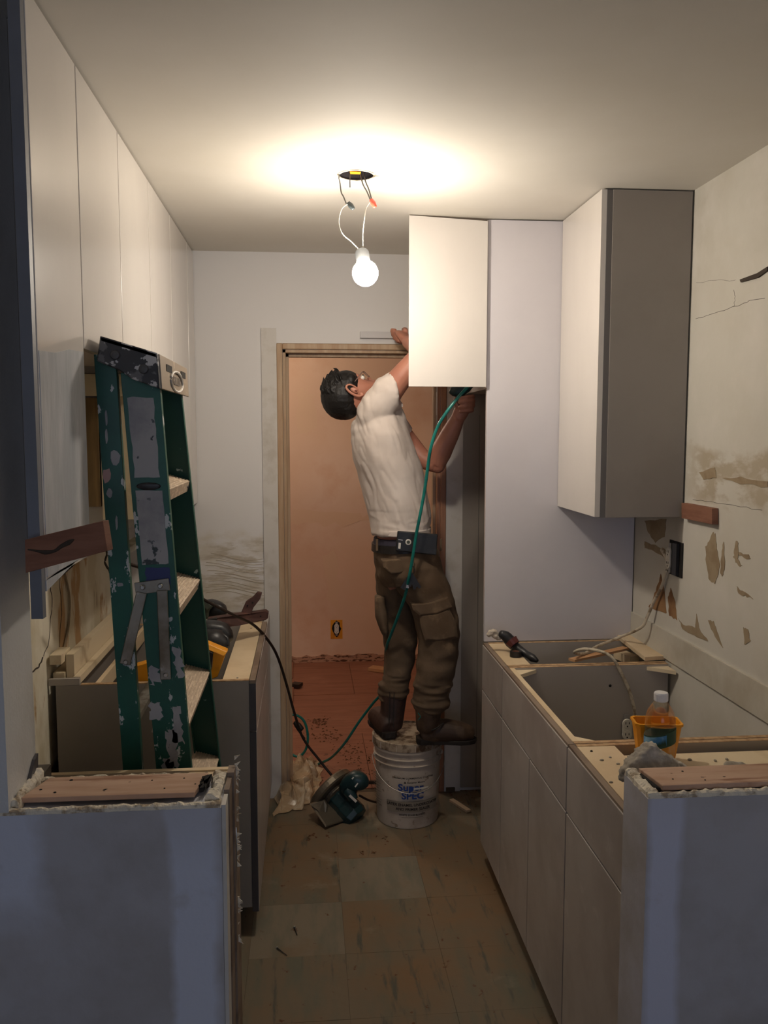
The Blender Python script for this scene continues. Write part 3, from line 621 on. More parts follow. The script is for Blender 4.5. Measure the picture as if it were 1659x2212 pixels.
t = thing('water_bottle', bb, 'clear plastic water bottle with a blue green label', 'bottle')
BS = 1.055; prof = [(r_*1.135, z_*BS) for r_, z_ in [(.006, .0), (.024, .001), (.029, .006), (.030, .02), (.0285, .03), (.030, .04), (.031, .06), (.031, .085), (.0305, .095), (.031, .11), (.030, .123), (.026, .138), (.018, .152), (.0125, .160), (.012, .166)]]
MB().lathe(prof, bb, seg=32).build('bottle_shell', M_glassf, t, smooth=True)
MB().lathe([(.0155, .170), (.0165, .172), (.0165, .187), (.015, .190)], bb, seg=24).build('cap', M_capw, t, smooth=False)
def band(c, r_, a0, a1, z0, z1, tilt=0, n=24, off=.0006, tc=None):
    """curved sheet around a vertical axis; angles measured from +X"""
    vs = []; fs = []
    for i in range(n+1):
        a = a0+(a1-a0)*i/n; dz = tilt*math.sin(a-((a0+a1)/2 if tc is None else tc))
        for z in (z0, z1):
            for rr in (r_, r_+off): vs.append(Vector(c)+Vector((rr*math.cos(a), rr*math.sin(a), z+dz)))
    for i in range(n):
        a = i*4; b_ = a+4
        fs += [[a, a+2, b_+2, b_], [a+1, b_+1, b_+3, a+3], [a, b_, b_+1, a+1], [a+2, a+3, b_+3, b_+2]]
    return MB().add(vs, fs)
fa = R(-114)   # direction facing the camera
lb = band(bb, .0356, fa-R(180), fa+R(180), .066, .098, .010, 40).build('label', M_lblg, t)
band(bb, .0364, fa-R(75), fa+R(25), .070, .095, .010, 20, .0006, fa).build('label_picture', M_lblb, t)
mb = MB(); rn = random.Random(3)
for i in range(26):
    a = fa-R(75)+R(100)*i/26; dz = .010*math.sin(a-fa); h = .004+.012*max(0, (i-12)/14)+rn.uniform(0, .003)
    P = lambda an, z: Vector(bb)+Vector((.0374*math.cos(an), .0374*math.sin(an), z+dz+.0145))
    mb.hexa([P(a-R(3), .056), P(a+R(3), .056), P(a, .058+h)], (0, -.0002, 0))
mb.build('label_trees', M_lblg, t, kind='stuff')
# ------------------------------------------------------------------ outlets
def outlet(name, c, u, nrm, label, holem=M_hole):
    """c centre, u horizontal dir, nrm outward"""
    c, u, nrm = Vector(c), Vector(u), Vector(nrm); z = Vector((0, 0, 1))
    t = thing(name, c, label, 'outlet')
    def slab(du, dz, w_, h_, d0, d1): return MB().hexa([c+u*(du+a*w_)+z*(dz+b_*h_)+nrm*d0 for a, b_ in ((-1, -1), (1, -1), (1, 1), (-1, 1))], nrm*(d1-d0))
    slab(0, 0, .008, .05, .001, .006).build('yoke', M_zinc, t)
    for s_ in (1, -1):
        MB().lathe([(.0165, .006), (.0165, .012), (.015, .013)], c+z*(s_*.019), nrm, seg=20).build('receptacle', M_outlet, t)
        for du, dz, w_, h_ in ((-.006, .003, .0012, .004), (.006, .003, .0012, .0035), (0, -.008, .0022, .0022)):
            slab(du, s_*.019+dz, w_, h_, .0128, .0135).build('slot', M_hole, t)
    slab(0, 0, .0155, .02, .006, .0125).build('housing', M_outlet, t, bevel=.001)
    return t
# far room outlet
oc = at(727, 1358, 'Y', 5.958)
outlet('wall_outlet', oc, (1, 0, 0), (0, -1, 0), 'white outlet in a rough hole low on the peach wall')
wo = bpy.data.objects['wall_outlet']
for (a, b_, c2, m_) in ((.028, .07, .0004, M_yel), ): MB().hexa([oc+Vector((x*.042, .0015, z*.068-.005)) for x, z in ((-1, -1), (1, -1), (1, 1), (-1, 1))], (0, -.0012, 0)).build('yellow_tape', M_yel, wo)
rn = random.Random(2); MB().hexa([oc+Vector((.028*math.cos(a)*(1+rn.uniform(-.15, .2)), 0.0, .055*math.sin(a)*(1+rn.uniform(-.1, .15)))) for a in [i*math.pi/8 for i in range(16)]], (0, -.0012, 0)).build('wall_hole', M_hole, wo)
# right wall outlet
oc = at(1450, 1205, 'X', XWR-.003)
t = outlet('wall_outlet', oc, (0, 1, 0), (-1, 0, 0), 'white outlet hanging from a black box on the right wall')
t0 = MB().box(XWR-.004, XWR-.0005, oc.y-.085, oc.y+.015, oc.z-.055, oc.z+.06).build('box_opening', M_hole, t)
MB().box(XWR-.014, XWR-.004, oc.y-.062, oc.y-.03, oc.z-.05, oc.z+.055).build('box_wall', M_bplast, t)
MB().loft([oc+Vector((0, .075, .018)), oc+Vector((0, .04, .004)), oc+Vector((0, .02, -.012))], [.008, .011, .010], 8).build('plaster_lump', M_gyp, t, smooth=True)
# outlet in sink cabinet with cream cable
oc = Vector((at(1354, 1575, 'Y', 2.715).x, 2.7225, at(1354, 1575, 'Y', 2.715).z))
outlet('cabinet_outlet', oc, (1, 0, 0), (0, -1, 0), 'white outlet on the back panel inside the open sink cabinet')
w2 = at(1440, 1232, 'X', XWR-.01)
cab = MB().tube([w2, at(1428, 1270, 'X', XWR-.012), at(1412, 1300, 'X', XWR-.018), at(1398, 1333, 'X', 1.19), at(1384, 1356, 'X', 1.175), at(1335, 1378, 'Y', 2.98), at(1290, 1396, 'Y', 2.93), at(1262, 1412, 'Y', 2.88), at(1241, 1409, 'Y', 2.83),
                 at(1262, 1402, 'Y', 2.77), at(1300, 1408, 'Y', 2.73), at(1325, 1424, 'Y', 2.712), at(1345, 1460, 'Y', 2.705), at(1362, 1500, 'Y', 2.70), at(1371, 1540, 'Y', 2.70), oc+Vector((.02, -.012, .02))], .0055, 8, 6)
tag(cab.build('power_cable', M_cable, smooth=True), 'cream cable looping from wall outlet into the sink cabinet', 'cable')
# ------------------------------------------------------------------ left base cabinets
XL = -.163
def leftbase():
    ya, yb = 2.66, 3.50
    t = thing('base_cabinet', (-.46, 3.08, 0), 'grey-sided base cabinet on the left filled with tools', 'cabinet')
    B(-.775, XL-.022, ya, ya+.016, .1, ZB-.003).build('side_panel', M_greyp, t)
    B(-.775, XL-.022, yb-.016, yb, .1, ZB-.003).build('side_panel', M_greyp, t)
    for a in (ya, yb-.016): B(-.70, XL-.022, a, a+.016, ZB-.003, ZB).build('raw_edge', M_raw, t)
    B(-.775, XL-.022, ya+.016, yb-.016, .5, .516).build('shelf', M_greyp, t)
    B(-.775, -.76, ya+.016, yb-.016, .1, ZB-.003).build('back_panel', M_greyp, t)
    B(XL-.105, XL-.022, ya+.016, yb-.016, ZB-.016, ZB-.001).build('stretcher', M_ply, t)
    for y in (ya+.03, yb-.12): MB().ball((XL-.06, y, ZB-.0005), (.004, .004, .001), 8).build('screw', M_edgeD, t)
    B(-.66, -.645, ya+.016, yb-.016, ZB-.05, ZB-.001).build('back_stretcher', M_ply, t)
    B(XL-.021, XL-.0005, ya+.0005, ya+.28, ZB-.165, ZB-.012).build('door_edge', M_edgeD, t)
    ys = [ya, ya+.28, ya+.56, yb]
    for a, b_ in zip(ys, ys[1:]):
        B(XL-.02, XL, a+.0015, b_-.0015, ZB-.165, ZB-.012).build('drawer_front', M_filmR, t, bevel=.001)
        B(XL-.02, XL, a+.0015, b_-.0015, .085, ZB-.169).build('door', M_filmR, t, bevel=.001)
    B(XL-.021, XL-.001, ya-.0005, ya+.0014, .085, ZB-.169).build('door_edge', M_edgeD, t)
    B(XL-.021, XL-.001, ya-.0005, ya+.0014, ZB-.165, ZB-.012).build('door_edge', M_edgeD, t)
    B(XL-.02, XL-.002, ya+.001, yb, ZB-.0115, ZB-.001).build('top_rail', M_rail, t)
    B(XL-.1, XL-.085, ya+.001, yb, 0, .1).build('toe_kick', M_edgeD, t)
leftbase()
# filler + narrow cabinet to the far wall
t = thing('base_cabinet', (-.46, 3.6, 0), 'narrow filler cabinet between the left cabinet and doorway wall', 'cabinet')
B(-.775, XL-.02, 3.502, 3.7, .1, ZB-.001).build('body', M_greyp, t)
B(XL-.019, XL, 3.502, 3.7, .085, ZB-.012).build('door', M_filmR, t)
# raised cream strips at the back of left cabinet
t = thing('wood_strip_stack', (-.735, 2.7, ZB), 'stack of cream wood strips at the back of the left cabinet', 'wood strips')
B(-.795, -.703, 2.6605, 2.675, ZB-.002, ZB+.018).build('end_strip', M_lgrey, t)
B(-.725, -.705, 2.676, 3.45, ZB-.002, ZB+.02).build('strip', M_cream, t)
B(-.752, -.728, 2.70, 3.45, ZB-.002, ZB+.085).build('strip', M_cream, t)
B(-.79, -.755, 2.69, 3.4, ZB-.002, ZB+.03).build('strip', M_cream, t)
tag(B(-.79, -.755, 2.66, 2.76, ZB+.064, ZB+.094).build('wood_offcut', M_cream, bevel=.001), 'small cream wood block on top of the left strip stack', 'wood block')
# near-left cabinet behind half wall
t = thing('base_cabinet', (-.46, 1.83, 0), 'low open cabinet tucked behind the left half wall', 'cabinet')
B(-.775, XL-.02, 1.937, 1.953, .1, ZB-.003).build('side_panel', M_greyp, t)
B(-.60, XL-.02, 1.937, 1.953, ZB-.003, ZB+.003).build('raw_edge', M_ply, t)
B(-.775, XL-.02, 1.70, 1.716, .1, ZB-.01).build('side_panel', M_greyp, t)
B(-.775, XL-.02, 1.716, 1.937, .1, .116).build('bottom_panel', M_greyp, t)
B(XL-.11, XL-.02, 1.716, 1.937, ZB-.016, ZB-.001).build('stretcher', M_ply, t)
MB().lathe([(.006, 0), (.005, .002), (.003, .002)], (XL-.06, 1.90, ZB-.001), seg=12).build('screw', M_hole, t)
B(XL-.019, XL, 1.70, 1.953, .085, ZB-.003).build('door', M_rail, t)
B(-.70, -.58, 1.70, 1.935, .60, .88).build('old_box', M_edge, t)
# ------------------------------------------------------------------ tools in left cabinet
t = thing('yellow_tool_case', (-.33, 2.95, .62), 'yellow plastic tool housing inside the left cabinet', 'tool')
q = lambda x, y, Y: at(x, y, 'Y', Y)
MB().hexa([q(425, 1380, 2.80), q(492, 1408, 2.80), q(484, 1418, 2.79), q(424, 1394, 2.79)], (0, .03, .004)).build('rim', M_yel, t, bevel=.003)
MB().hexa([q(462, 1402, 2.80), q(488, 1412, 2.80), q(470, 1462, 2.80), q(440, 1475, 2.80), q(458, 1445, 2.80), q(460, 1415, 2.80)], (0, .06, 0)).build('side_wall', M_yel, t, bevel=.002)
MB().hexa([q(290, 1440, 2.72), q(318, 1432, 2.72), q(335, 1470, 2.72), q(290, 1475, 2.72)], (0, .05, 0)).build('side_wall', M_yel, t, bevel=.002)
MB().hexa([q(424, 1395, 2.83), q(460, 1412, 2.83), q(456, 1446, 2.83), q(428, 1462, 2.83)], (0, .01, 0)).build('back_wall', M_edgeD, t)
t = thing('cordless_drill', (-.33, 3.1, .75), 'black cordless drill lying inside the left cabinet', 'power tool')
MB().loft([q(425, 1368, 3.0), q(450, 1364, 3.0), q(478, 1368, 3.0), q(492, 1385, 2.98)], [.03, .04, .038, .02], 14, sq=3).build('motor_housing', M_bplast, t, smooth=True)
MB().loft([q(440, 1385, 2.96), q(468, 1390, 2.95), q(488, 1402, 2.93)], [.045, .05, .02], 14).build('battery', M_bplast, t, smooth=True)
MB().loft([q(472, 1368, 2.95), q(490, 1378, 2.94), q(492, 1396, 2.93)], [.006, .007, .006], 8).build('bail', M_bplast, t, smooth=True)
t = thing('black_tool_box', (-.37, 3.3, .87), 'black ribbed power tool behind the rust-brown bracket', 'power tool')
MB().loft([q(430, 1318, 3.3), q(455, 1314, 3.3), q(475, 1320, 3.28), q(482, 1332, 3.27)], [.03, .036, .03, .012], 12, sq=3).build('body', M_bplast, t, smooth=True)
MB().beam(q(438, 1300, 3.22), q(452, 1312, 3.22), .02, .02).build('lever', mat('olive_plastic', srgb(70, 74, 62), .5), t)
MB().loft([q(445, 1336, 3.25), q(447, 1316, 3.25), q(462, 1304, 3.25)], [.01, .012, .008], 8).build('handle', MATS['olive_plastic'], t, smooth=True)
# rust bracket
t = thing('rusty_bracket', (-.28, 3.2, ZB), 'rust-brown splayed metal bracket across the left cabinet', 'bracket')
MB().hexa([q(448, 1337, 3.10), q(510, 1328, 3.16), q(574, 1320, 3.25), q(580, 1324, 3.25), q(579, 1336, 3.25), q(573, 1340, 3.24), q(515, 1352, 3.16), q(450, 1360, 3.10)], (0, .03, .002)).build('long_arm', M_rust, t, bevel=.002)
MB().hexa([q(520, 1325, 3.20), q(531, 1300, 3.20), q(546, 1290, 3.2), q(556, 1279, 3.2), q(566, 1281, 3.2), q(562, 1294, 3.2), q(548, 1312, 3.2), q(541, 1328, 3.2)], (0, .02, 0)).build('short_arm', M_rust, t, bevel=.002)
for (x, y) in ((535, 1308), (546, 1302), (552, 1333), (563, 1331)): MB().lathe([(.003, 0), (.003, .003)], q(x, y, 3.199 if y < 1320 else 3.232), (0, -1, 0), seg=8).build('rivet', M_hole, t)
MB().hexa([q(447, 1338, 3.098), q(468, 1336, 3.098), q(470, 1358, 3.098), q(450, 1361, 3.098)], (0, .034, 0)).build('end_grip', M_blk, t, bevel=.003)
# ------------------------------------------------------------------ black cord to saw
pts = [q(240, 1212, 2.62), q(300, 1225, 2.75), q(400, 1270, 2.9), q(440, 1295, 3.0), q(500, 1326, 3.08), q(545, 1348, 3.2), q(575, 1378, 3.3), q(598, 1415, 3.38), q(618, 1475, 3.45), q(636, 1540, 3.5), q(655, 1595, 3.55), q(690, 1642, 3.56), q(718, 1676, 3.55), q(745, 1700, 3.52)]
tag(MB().tube(pts, .0055, 8, 6).build('extension_cable', M_cordB, smooth=True), 'dark cord running from behind the ladder down to the circular saw', 'cord')
t = thing('cord_plug', q(645, 1572, 3.54), 'black plug and wrapped cord end beside the left door jamb', 'plug')
MB().loft([q(636, 1560, 3.56), q(645, 1568, 3.55), q(654, 1576, 3.54)], [.009, .014, .008], 10).build('body', M_blk, t, smooth=True)
MB().tube([q(637, 1566, 3.56), q(648, 1582, 3.56), q(658, 1596, 3.56)], .005).build('lead', M_cordB, t, smooth=True)
# ------------------------------------------------------------------ ladder
t = thing('step_ladder', (-.33, 2.3, 0), 'folded green fibreglass step ladder spattered with white paint', 'ladder')
NY = 1.985
def lx(z, a, b_): return a+(b_-a)*(z-.85)/(.89)   # a at z=.85 , b at z=1.74
def fy(z): return 2.34+.16*(1.74-z)/.89
def rail(name, xa0, xa1, xb0, xb1, y0f, th, m, par, z0=0, z1=1.76, web=.004, flange=.022, inn=1):
    """C-channel rail: web faces -Y (near) ; flanges reach inwards. xa at z=.85, xb at z=1.74"""
    P = lambda x0_, x1_, y0_, y1_: [Vector((lx(z0, x0_[0], x0_[1]), y0_(z0), z0)), Vector((lx(z0, x1_[0], x1_[1]), y0_(z0), z0)), Vector((lx(z0, x1_[0], x1_[1]), y1_(z0), z0)), Vector((lx(z0, x0_[0], x0_[1]), y1_(z0), z0)),
                                   Vector((lx(z1, x0_[0], x0_[1]), y0_(z1), z1)), Vector((lx(z1, x1_[0], x1_[1]), y0_(z1), z1)), Vector((lx(z1, x1_[0], x1_[1]), y1_(z1), z1)), Vector((lx(z1, x0_[0], x0_[1]), y1_(z1), z1))]
    F = [(0, 3, 2, 1), (4, 5, 6, 7), (0, 1, 5, 4), (1, 2, 6, 5), (2, 3, 7, 6), (3, 0, 4, 7)]
    mb = MB(); L0, L1 = (xa0, xb0), (xa1, xb1); e = .004
    a0 = lambda z: y0f(z); a1 = lambda z: y0f(z)+web*inn; a2 = lambda z: y0f(z)+flange*inn
    mb.add(P(L0, L1, a0, a1), F); mb.add(P(L0, (L0[0]+e, L0[1]+e), a1, a2), F); mb.add(P((L1[0]-e, L1[1]-e), L1, a1, a2), F)
    return mb.build(name, m, par, bevel=.001)
ny = lambda z: NY
rail('front_rail', -.357, -.276, -.411, -.327, ny, 0, M_green, t)
rail('front_rail', -.350, -.276, -.405, -.327, fy, 0, M_dgreen, t, inn=-1)
rail('rear_rail', -.433, -.389, -.467, -.420, ny, 0, M_green, t, z1=1.80)
rail('rear_rail', -.433, -.389, -.467, -.420, fy, 0, M_dgreen, t, inn=-1)
# right flange highlight strips are the flange edges themselves; steps
ca, sa = math.cos(R(-16)), math.sin(R(-16))
for zt in (1.495, 1.215, .935, .655, .375):
    xf = lx(zt, -.276, -.327)-.002; y0_, y1_ = NY+.005, fy(zt)-.005
    def T_(u, v): return (xf+u*ca-v*sa, zt+u*sa+v*ca)    # u<0 back, v up (tilted)
    a = T_(-.078, 0); b_ = T_(0, 0); c_ = T_(0, -.03); d_ = T_(-.004, -.03); e_ = T_(-.004, -.004); f_ = T_(-.074, -.004); g_ = T_(-.074, -.03); h_ = T_(-.078, -.03)
    s_ = MB().hexa([Vector((p[0], y0_, p[1])) for p in (a, b_, c_, d_, e_, f_, g_, h_)], (0, y1_-y0_, 0)).build('step', M_tread, t)
    mb = MB()
    for k in range(9):
        u = -.072+k*.008; p0, p1 = T_(u, .0), T_(u+.003, .0)
        mb.hexa([Vector((p0[0], y0_+.002, p0[1])), Vector((p1[0], y0_+.002, p1[1])), Vector((p1[0], y0_+.002, p1[1]+.0018)), Vector((p0[0], y0_+.002, p0[1]+.0018))], (0, y1_-y0_-.004, 0))
    mb.build('tread_ribs', M_tread, s_)
    for yy in (y0_+.03, y1_-.04):
        p = T_(.0005, -.015); MB().lathe([(.004, 0), (.003, .002)], (p[0], yy, p[1]), (1, 0, -.25), seg=8).build('rivet', M_edge, s_)
for zz in (1.35, .95, .5):
    MB().beam((lx(zz, -.411, -.444), NY+.02, zz), (lx(zz, -.411, -.444), fy(zz)-.02, zz), .03, .014).build('rear_brace', M_brush, t)
# top cap
CY = 1.935
c4 = [Vector((x, CY, z)) for x, z in ((-.443, 1.836), (-.322, 1.800), (-.318, 1.722), (-.375, 1.742), (-.405, 1.762), (-.452, 1.782))]
MB().hexa(c4, (0, .012, 0)).build('cap_side', M_blackcap, t, bevel=.003)
MB().hexa([v+Vector((0, .46, 0)) for v in c4], (0, .012, 0)).build('cap_side', M_blackcap, t, bevel=.003)
MB().hexa([c4[0], c4[1], c4[1]+Vector((0, 0, -.012)), c4[0]+Vector((0, 0, -.012))], (0, .47, 0)).build('cap_top', M_blackcap, t, bevel=.002)
cf = MB().hexa([c4[1]+Vector((-.004, .0125, -.001)), c4[1]+Vector((.003, .0125, -.001)), c4[2]+Vector((.003, .0125, .001)), c4[2]+Vector((-.004, .0125, .001))], (0, .435, 0)).build('cap_front_plate', M_plate, t, bevel=.001)
for k in (.13, .36):
    v = c4[1].lerp(c4[2], .32)+Vector((.0036, k, 0)); MB().hexa([v+Vector((0, -.04, -.008)), v+Vector((0, .04, -.008)), v+Vector((0, .04, .008)), v+Vector((0, -.04, .008))], (.0008, 0, 0)).build('plate_slot', M_hole, cf)
v = c4[1].lerp(c4[2], .64)+Vector((.0045, .23, 0))
mb = MB(); ring = [v+Vector((.001, .095*math.cos(a), .024*math.sin(a))) for a in [i*math.pi/12 for i in range(25)]]
mb.tube(ring, .003, 6, 1); mb.build('emblem_ring', M_case, cf)
def text_mesh(s_, size, ext=.0004, bold=0):
    cu = bpy.data.curves.new('t', 'FONT'); cu.body = s_; cu.size = size; cu.align_x = 'CENTER'; cu.align_y = 'CENTER'; cu.extrude = ext; cu.resolution_u = 3; cu.offset = bold*size
    o = bpy.data.objects.new('t', cu); C.objects.link(o); bpy.context.view_layer.update()
    me = bpy.data.meshes.new_from_object(o.evaluated_get(bpy.context.evaluated_depsgraph_get())); bpy.data.objects.remove(o)
    return [v.co.copy() for v in me.vertices], [list(p.vertices) for p in me.polygons]
tv, tf = text_mesh('KELLER', .03)
MB().add([v+Vector((.001+p.z, p.x*1.25, p.y*.9)) for p in tv], tf).build('emblem_text', M_edge, cf)
for (x, y) in ((-.412, 1.795), (-.352, 1.765)):
    MB().lathe([(.011, 0), (.009, .004), (.004, .005)], (x, CY, y), (0, -1, 0), seg=16).build('cap_rivet', mat('dull_rivet_%d' % int(-x*1000), srgb(70, 70, 72), .5), t)
# stickers
def onrail(u, z): return Vector((lx(z, -.357, -.411)+u*(lx(z, -.276, -.327)-lx(z, -.357, -.411)), NY, z))
rn = random.Random(9)
def sticker(z0, z1, u0, u1, m_, nm, amp=.0025):
    poly = [onrail(u0, z0), onrail(u1, z0), onrail(u1, (z0+z1)/2), onrail(u1, z1), onrail(u0, z1), onrail(u0, (z0+z1)/2)]
    pp = jitter(poly, amp, rn)
    for p in pp: p.y = NY-.0001
    MB().hexa(pp, (0, -.0008, 0)).build(nm, m_, t)
sticker(1.525, 1.705, .12, .80, M_sticker, 'sticker')
sticker(1.325, 1.495, .12, .84, M_sticker, 'sticker', .001)
MB().ball(onrail(.48, 1.505)+Vector((0, -.001, 0)), (.028, .004, .009), 12).build('rail_bracket', M_bplast, t)
sticker(1.278, 1.318, .2, .85, mat('blue_paint', srgb(44, 54, 110), .5), 'blue_paint')
for (z0, z1, u0, u1) in ((1.045, 1.085, .05, .35), (1.06, 1.13, .75, .98), (.90, .99, .60, .86), (.84, .93, .35, .62), (.80, .86, .2, .5), (.96, 1.0, .0, .3)):
    sticker(z0, z1, u0, u1, M_sticker, 'paint_splash', .007)
def onrear(u, z): return Vector((lx(z, -.433, -.467)+u*.045, NY, z))
for (z, u, a, b_, m_) in ((1.57, .7, .010, .022, M_sticker), (1.53, .25, .009, .018, mat('pink_paint', srgb(178, 146, 142), .6)), (1.66, .4, .003, .018, M_sticker), (1.62, .35, .003, .02, M_sticker), (1.42, .55, .003, .016, M_sticker), (1.49, .3, .006, .012, M_sticker), (1.28, .5, .008, .005, M_sticker), (1.1, .5, .008, .01, M_sticker)):
    c_ = onrear(u, z); MB().hexa([c_+Vector((a*math.cos(k*.785+.2)*(1+rn.uniform(-.25, .25)), -.0001, b_*math.sin(k*.785+.2)*(1+rn.uniform(-.25, .25)))) for k in range(8)], (0, -.0008, 0)).build('paint_splash', m_, t)
# spreader hardware
MB().beam(q(292, 1272, NY-.008), q(366, 1262, NY-.008), .006, .028, ref=(0, 0, 1)).build('spreader_bracket', M_brush, t, bevel=.001)
MB().beam(q(306, 1280, NY-.015), q(270, 1435, NY-.015), .006, .024, ref=(1, 0, 0)).build('spreader_arm', M_brush, t, bevel=.002)
MB().beam(q(350, 1275, NY-.015), q(358, 1468, NY-.015), .006, .024, ref=(1, 0, 0)).build('spreader_arm', M_brush, t, bevel=.002)
for (x, y) in ((308, 1269), (346, 1266), (272, 1430), (358, 1458)): MB().lathe([(.006, 0), (.004, .004)], q(x, y, NY-.018), (0, -1, 0), seg=12).build('rivet', M_steel, t)
for x in (-.266, -.39):
    for y in (NY+.012, fy(0)-.014): B(x-.04, x+.035, y-.014, y+.014, .0005, .02).build('foot', M_blk, t)
# ------------------------------------------------------------------ junction box, wires, bulb
t = thing('junction_box', (bx, by, ZC), 'open round junction box in the ceiling above the bare bulb', 'junction box')
MB().lathe([(.0515, -.001), (.0515, .045), (.002, .046)], (bx, by, ZC), seg=28, caps=False).build('box', M_edgeD, t)
MB().lathe([(.050, -.002), (.056, -.002), (.056, .0), (.050, .0), (.050, -.002)], (bx, by, ZC), seg=28, caps=False).build('rim', M_gyp, t)
B(bx-.02, bx+.012, by-.02, by+.005, ZC+.004, ZC+.03).build('paper_tab', M_yel, t)
MB().tube([(bx-.045, by-.01, ZC+.02), (bx-.052, by-.01, ZC-.01), q(734, 392, by), q(737, 415, by), q(742, 425, by), q(748, 440, by)], .0019).build('wire', M_wire, t)
MB().tube([(bx-.02, by-.01, ZC+.02), q(756, 405, by)], .0016).build('wire', M_wire, t)
MB().tube([(bx+.01, by, ZC+.02), q(783, 395, by), q(793, 415, by), q(800, 432, by)], .002).build('wire', M_wire, t)
MB().tube([(bx+.02, by, ZC+.02), q(789, 390, by), q(797, 410, by), q(803, 432, by)], .002).build('wire', M_wire, t)
for (a, b_, m_) in (((752, 437), (764, 452), M_greynut), ((801, 430), (811, 448), M_red2)):
    MB().loft([q(*a, by), q((a[0]+b_[0])/2, (a[1]+b_[1])/2, by), q(*b_, by)], [.005, .0085, .0055], 10).build('wire_nut', m_, t, smooth=True)
bc = q(789, 590, by)
ax = Vector((-.06, .62, .74)).normalized()       # towards the socket
t = thing('light_bulb', bc, 'bare glowing light bulb hanging by thin wires', 'light bulb')
prof = [(.002, -.040)]+[(.039*math.sin(a), -.039*math.cos(a)) for a in [R(x) for x in (12, 30, 50, 70, 90, 110, 128)]]+[(.022, .036), (.0145, .048)]
MB().lathe(prof, bc, ax, seg=28).build('globe', M_bulb, t, smooth=True)
MB().lathe([(.0152, .044), (.021, .050), (.0215, .09), (.016, .095), (.004, .096)], bc, ax, seg=24).build('socket', M_socket, t)
sk = bc+ax*.094
MB().tube([q(752, 440, by), q(738, 452, by), q(732, 480, by), q(740, 505, by), q(760, 523, by+.03), sk], .0014).build('lamp_wire', M_wirew, t, smooth=True)
MB().tube([q(800, 436, by), q(791, 450, by), q(787, 475, by), q(784, 505, by+.03), sk+Vector((.004, 0, 0))], .0014).build('lamp_wire', M_wirew, t, smooth=True)
# ------------------------------------------------------------------ strip above doorway
tag(MB().hexa([q(778, 716, YW-.03), q(880, 717, YW-.03), q(880, 731, YW-.03), q(778, 730, YW-.03)], (0, .022, 0)).build('mounting_strip', mat('grey_white_strip', srgb(196, 192, 192), .5), bevel=.001), 'pale flat strip on the wall above the doorway by raised hand', 'strip')
# ------------------------------------------------------------------ bucket
BX, BY, BZ = .417, 3.485, .366
t = thing('paint_bucket', (BX, BY, 0), 'dirty white paint bucket the man is standing on', 'bucket')
prof = [(.118, .0), (.128, .002), (.130, .012), (.1335, .16), (.1365, .262), (.142, .264), (.143, .268), (.137, .270), (.1375, .288), (.1435, .290), (.1445, .294), (.139, .297), (.140, .318), (.146, .320), (.147, .336), (.142, .338)]
MB().lathe(prof, (BX, BY, 0), seg=56).build('pail', M_bucket, t, smooth=True)
MB().lathe([(.146, .330), (.1485, .332), (.1495, .350), (.149, .364), (.146, BZ), (.140, BZ-.001), (.137, BZ-.006), (.0, BZ-.006)], (BX, BY, 0), seg=56, caps=False).build('lid', M_lid, t)
md = bpy.data.objects['pail'].modifiers.new('e', 'EDGE_SPLIT'); md.split_angle = R(40)
for k in range(12):
    a = k*math.pi/6+.1; MB().hexa([(BX+.1485*math.cos(a+s_), BY+.1485*math.sin(a+s_), .333) for s_ in (-.008, .008)]+[(BX+.151*math.cos(a+s_), BY+.151*math.sin(a+s_), .333) for s_ in (.008, -.008)], (0, 0, .026)).build('lid_tab', M_bucket, t)
hd = [Vector((BX+.152*math.cos(a)*1.0, BY-.02-.150*abs(math.sin(a))*1.0, .285-.115*abs(math.sin(a)))) for a in [math.pi+i*math.pi/14 for i in range(15)]]
MB().tube(hd, .0018, 6, 3).build('bail_handle', M_steel, t, smooth=True)
for s_ in (-1, 1): MB().lathe([(.010, 0), (.012, .004), (.006, .009)], (BX+s_*.138, BY-.02, .285), (s_, 0, 0), seg=12).build('handle_ear', M_bucket, t)
la = math.atan2(-BY, -BX)+R(9)
def wrap(vs, zc, r0=.1338, roll=0):
    out = []
    for p in vs:
        z = zc+p.y; r_ = .130+(z-.012)*(.0235/.25)*.98+.0012; a = la+p.x/.134
        out.append(Vector((BX+(r_+p.z)*math.cos(a), BY+(r_+p.z)*math.sin(a), z)))
    return out
def btext(s_, size, zc, m_, dx=0, sx=1, nm='label_text', sy=1):
    vs, fs = text_mesh(s_, size, .0003, .03 if size > .03 else .018 if size > .015 else .008); vs = [Vector((v.x*sx+dx, v.y*sy, v.z)) for v in vs]
    MB().add(wrap(vs, zc), fs).build(nm, m_, t)
def bband(x0_, x1_, z0_, z1_, m_, nm, off=-.0007):
    vs = []; fs = []; n = 24
    for i in range(n+1):
        for z in (z0_, z1_): vs.append(Vector((x0_+(x1_-x0_)*i/n, z, off))); vs.append(Vector((x0_+(x1_-x0_)*i/n, z, off+.0005)))
    for i in range(n):
        a = i*4; b_ = a+4; fs += [[a, a+2, b_+2, b_], [a+1, b_+1, b_+3, a+3], [a, b_, b_+1, a+1], [a+2, a+3, b_+3, b_+2]]
    MB().add(wrap(vs, 0), fs).build(nm, m_, t)
bband(-.108, .118, .075, .122, M_greyink, 'label_band')
btext('PREMIUM COMMERCIAL COATING', .0098, .225, M_ink, .005)
btext('\u25b2 Benjamin Moore', .010, .207, M_ink, .005)
btext('Super', .040, .184, M_blue, -.008, 1.05, 'logo_text'); btext('SPEC', .040, .147, M_blue, .0, 1.0, 'logo_text')
bband(.002, .062, .176, .184, M_white, 'roller_mark', .0006); bband(-.012, -.002, .168, .186, M_blue, 'roller_mark', .0004)
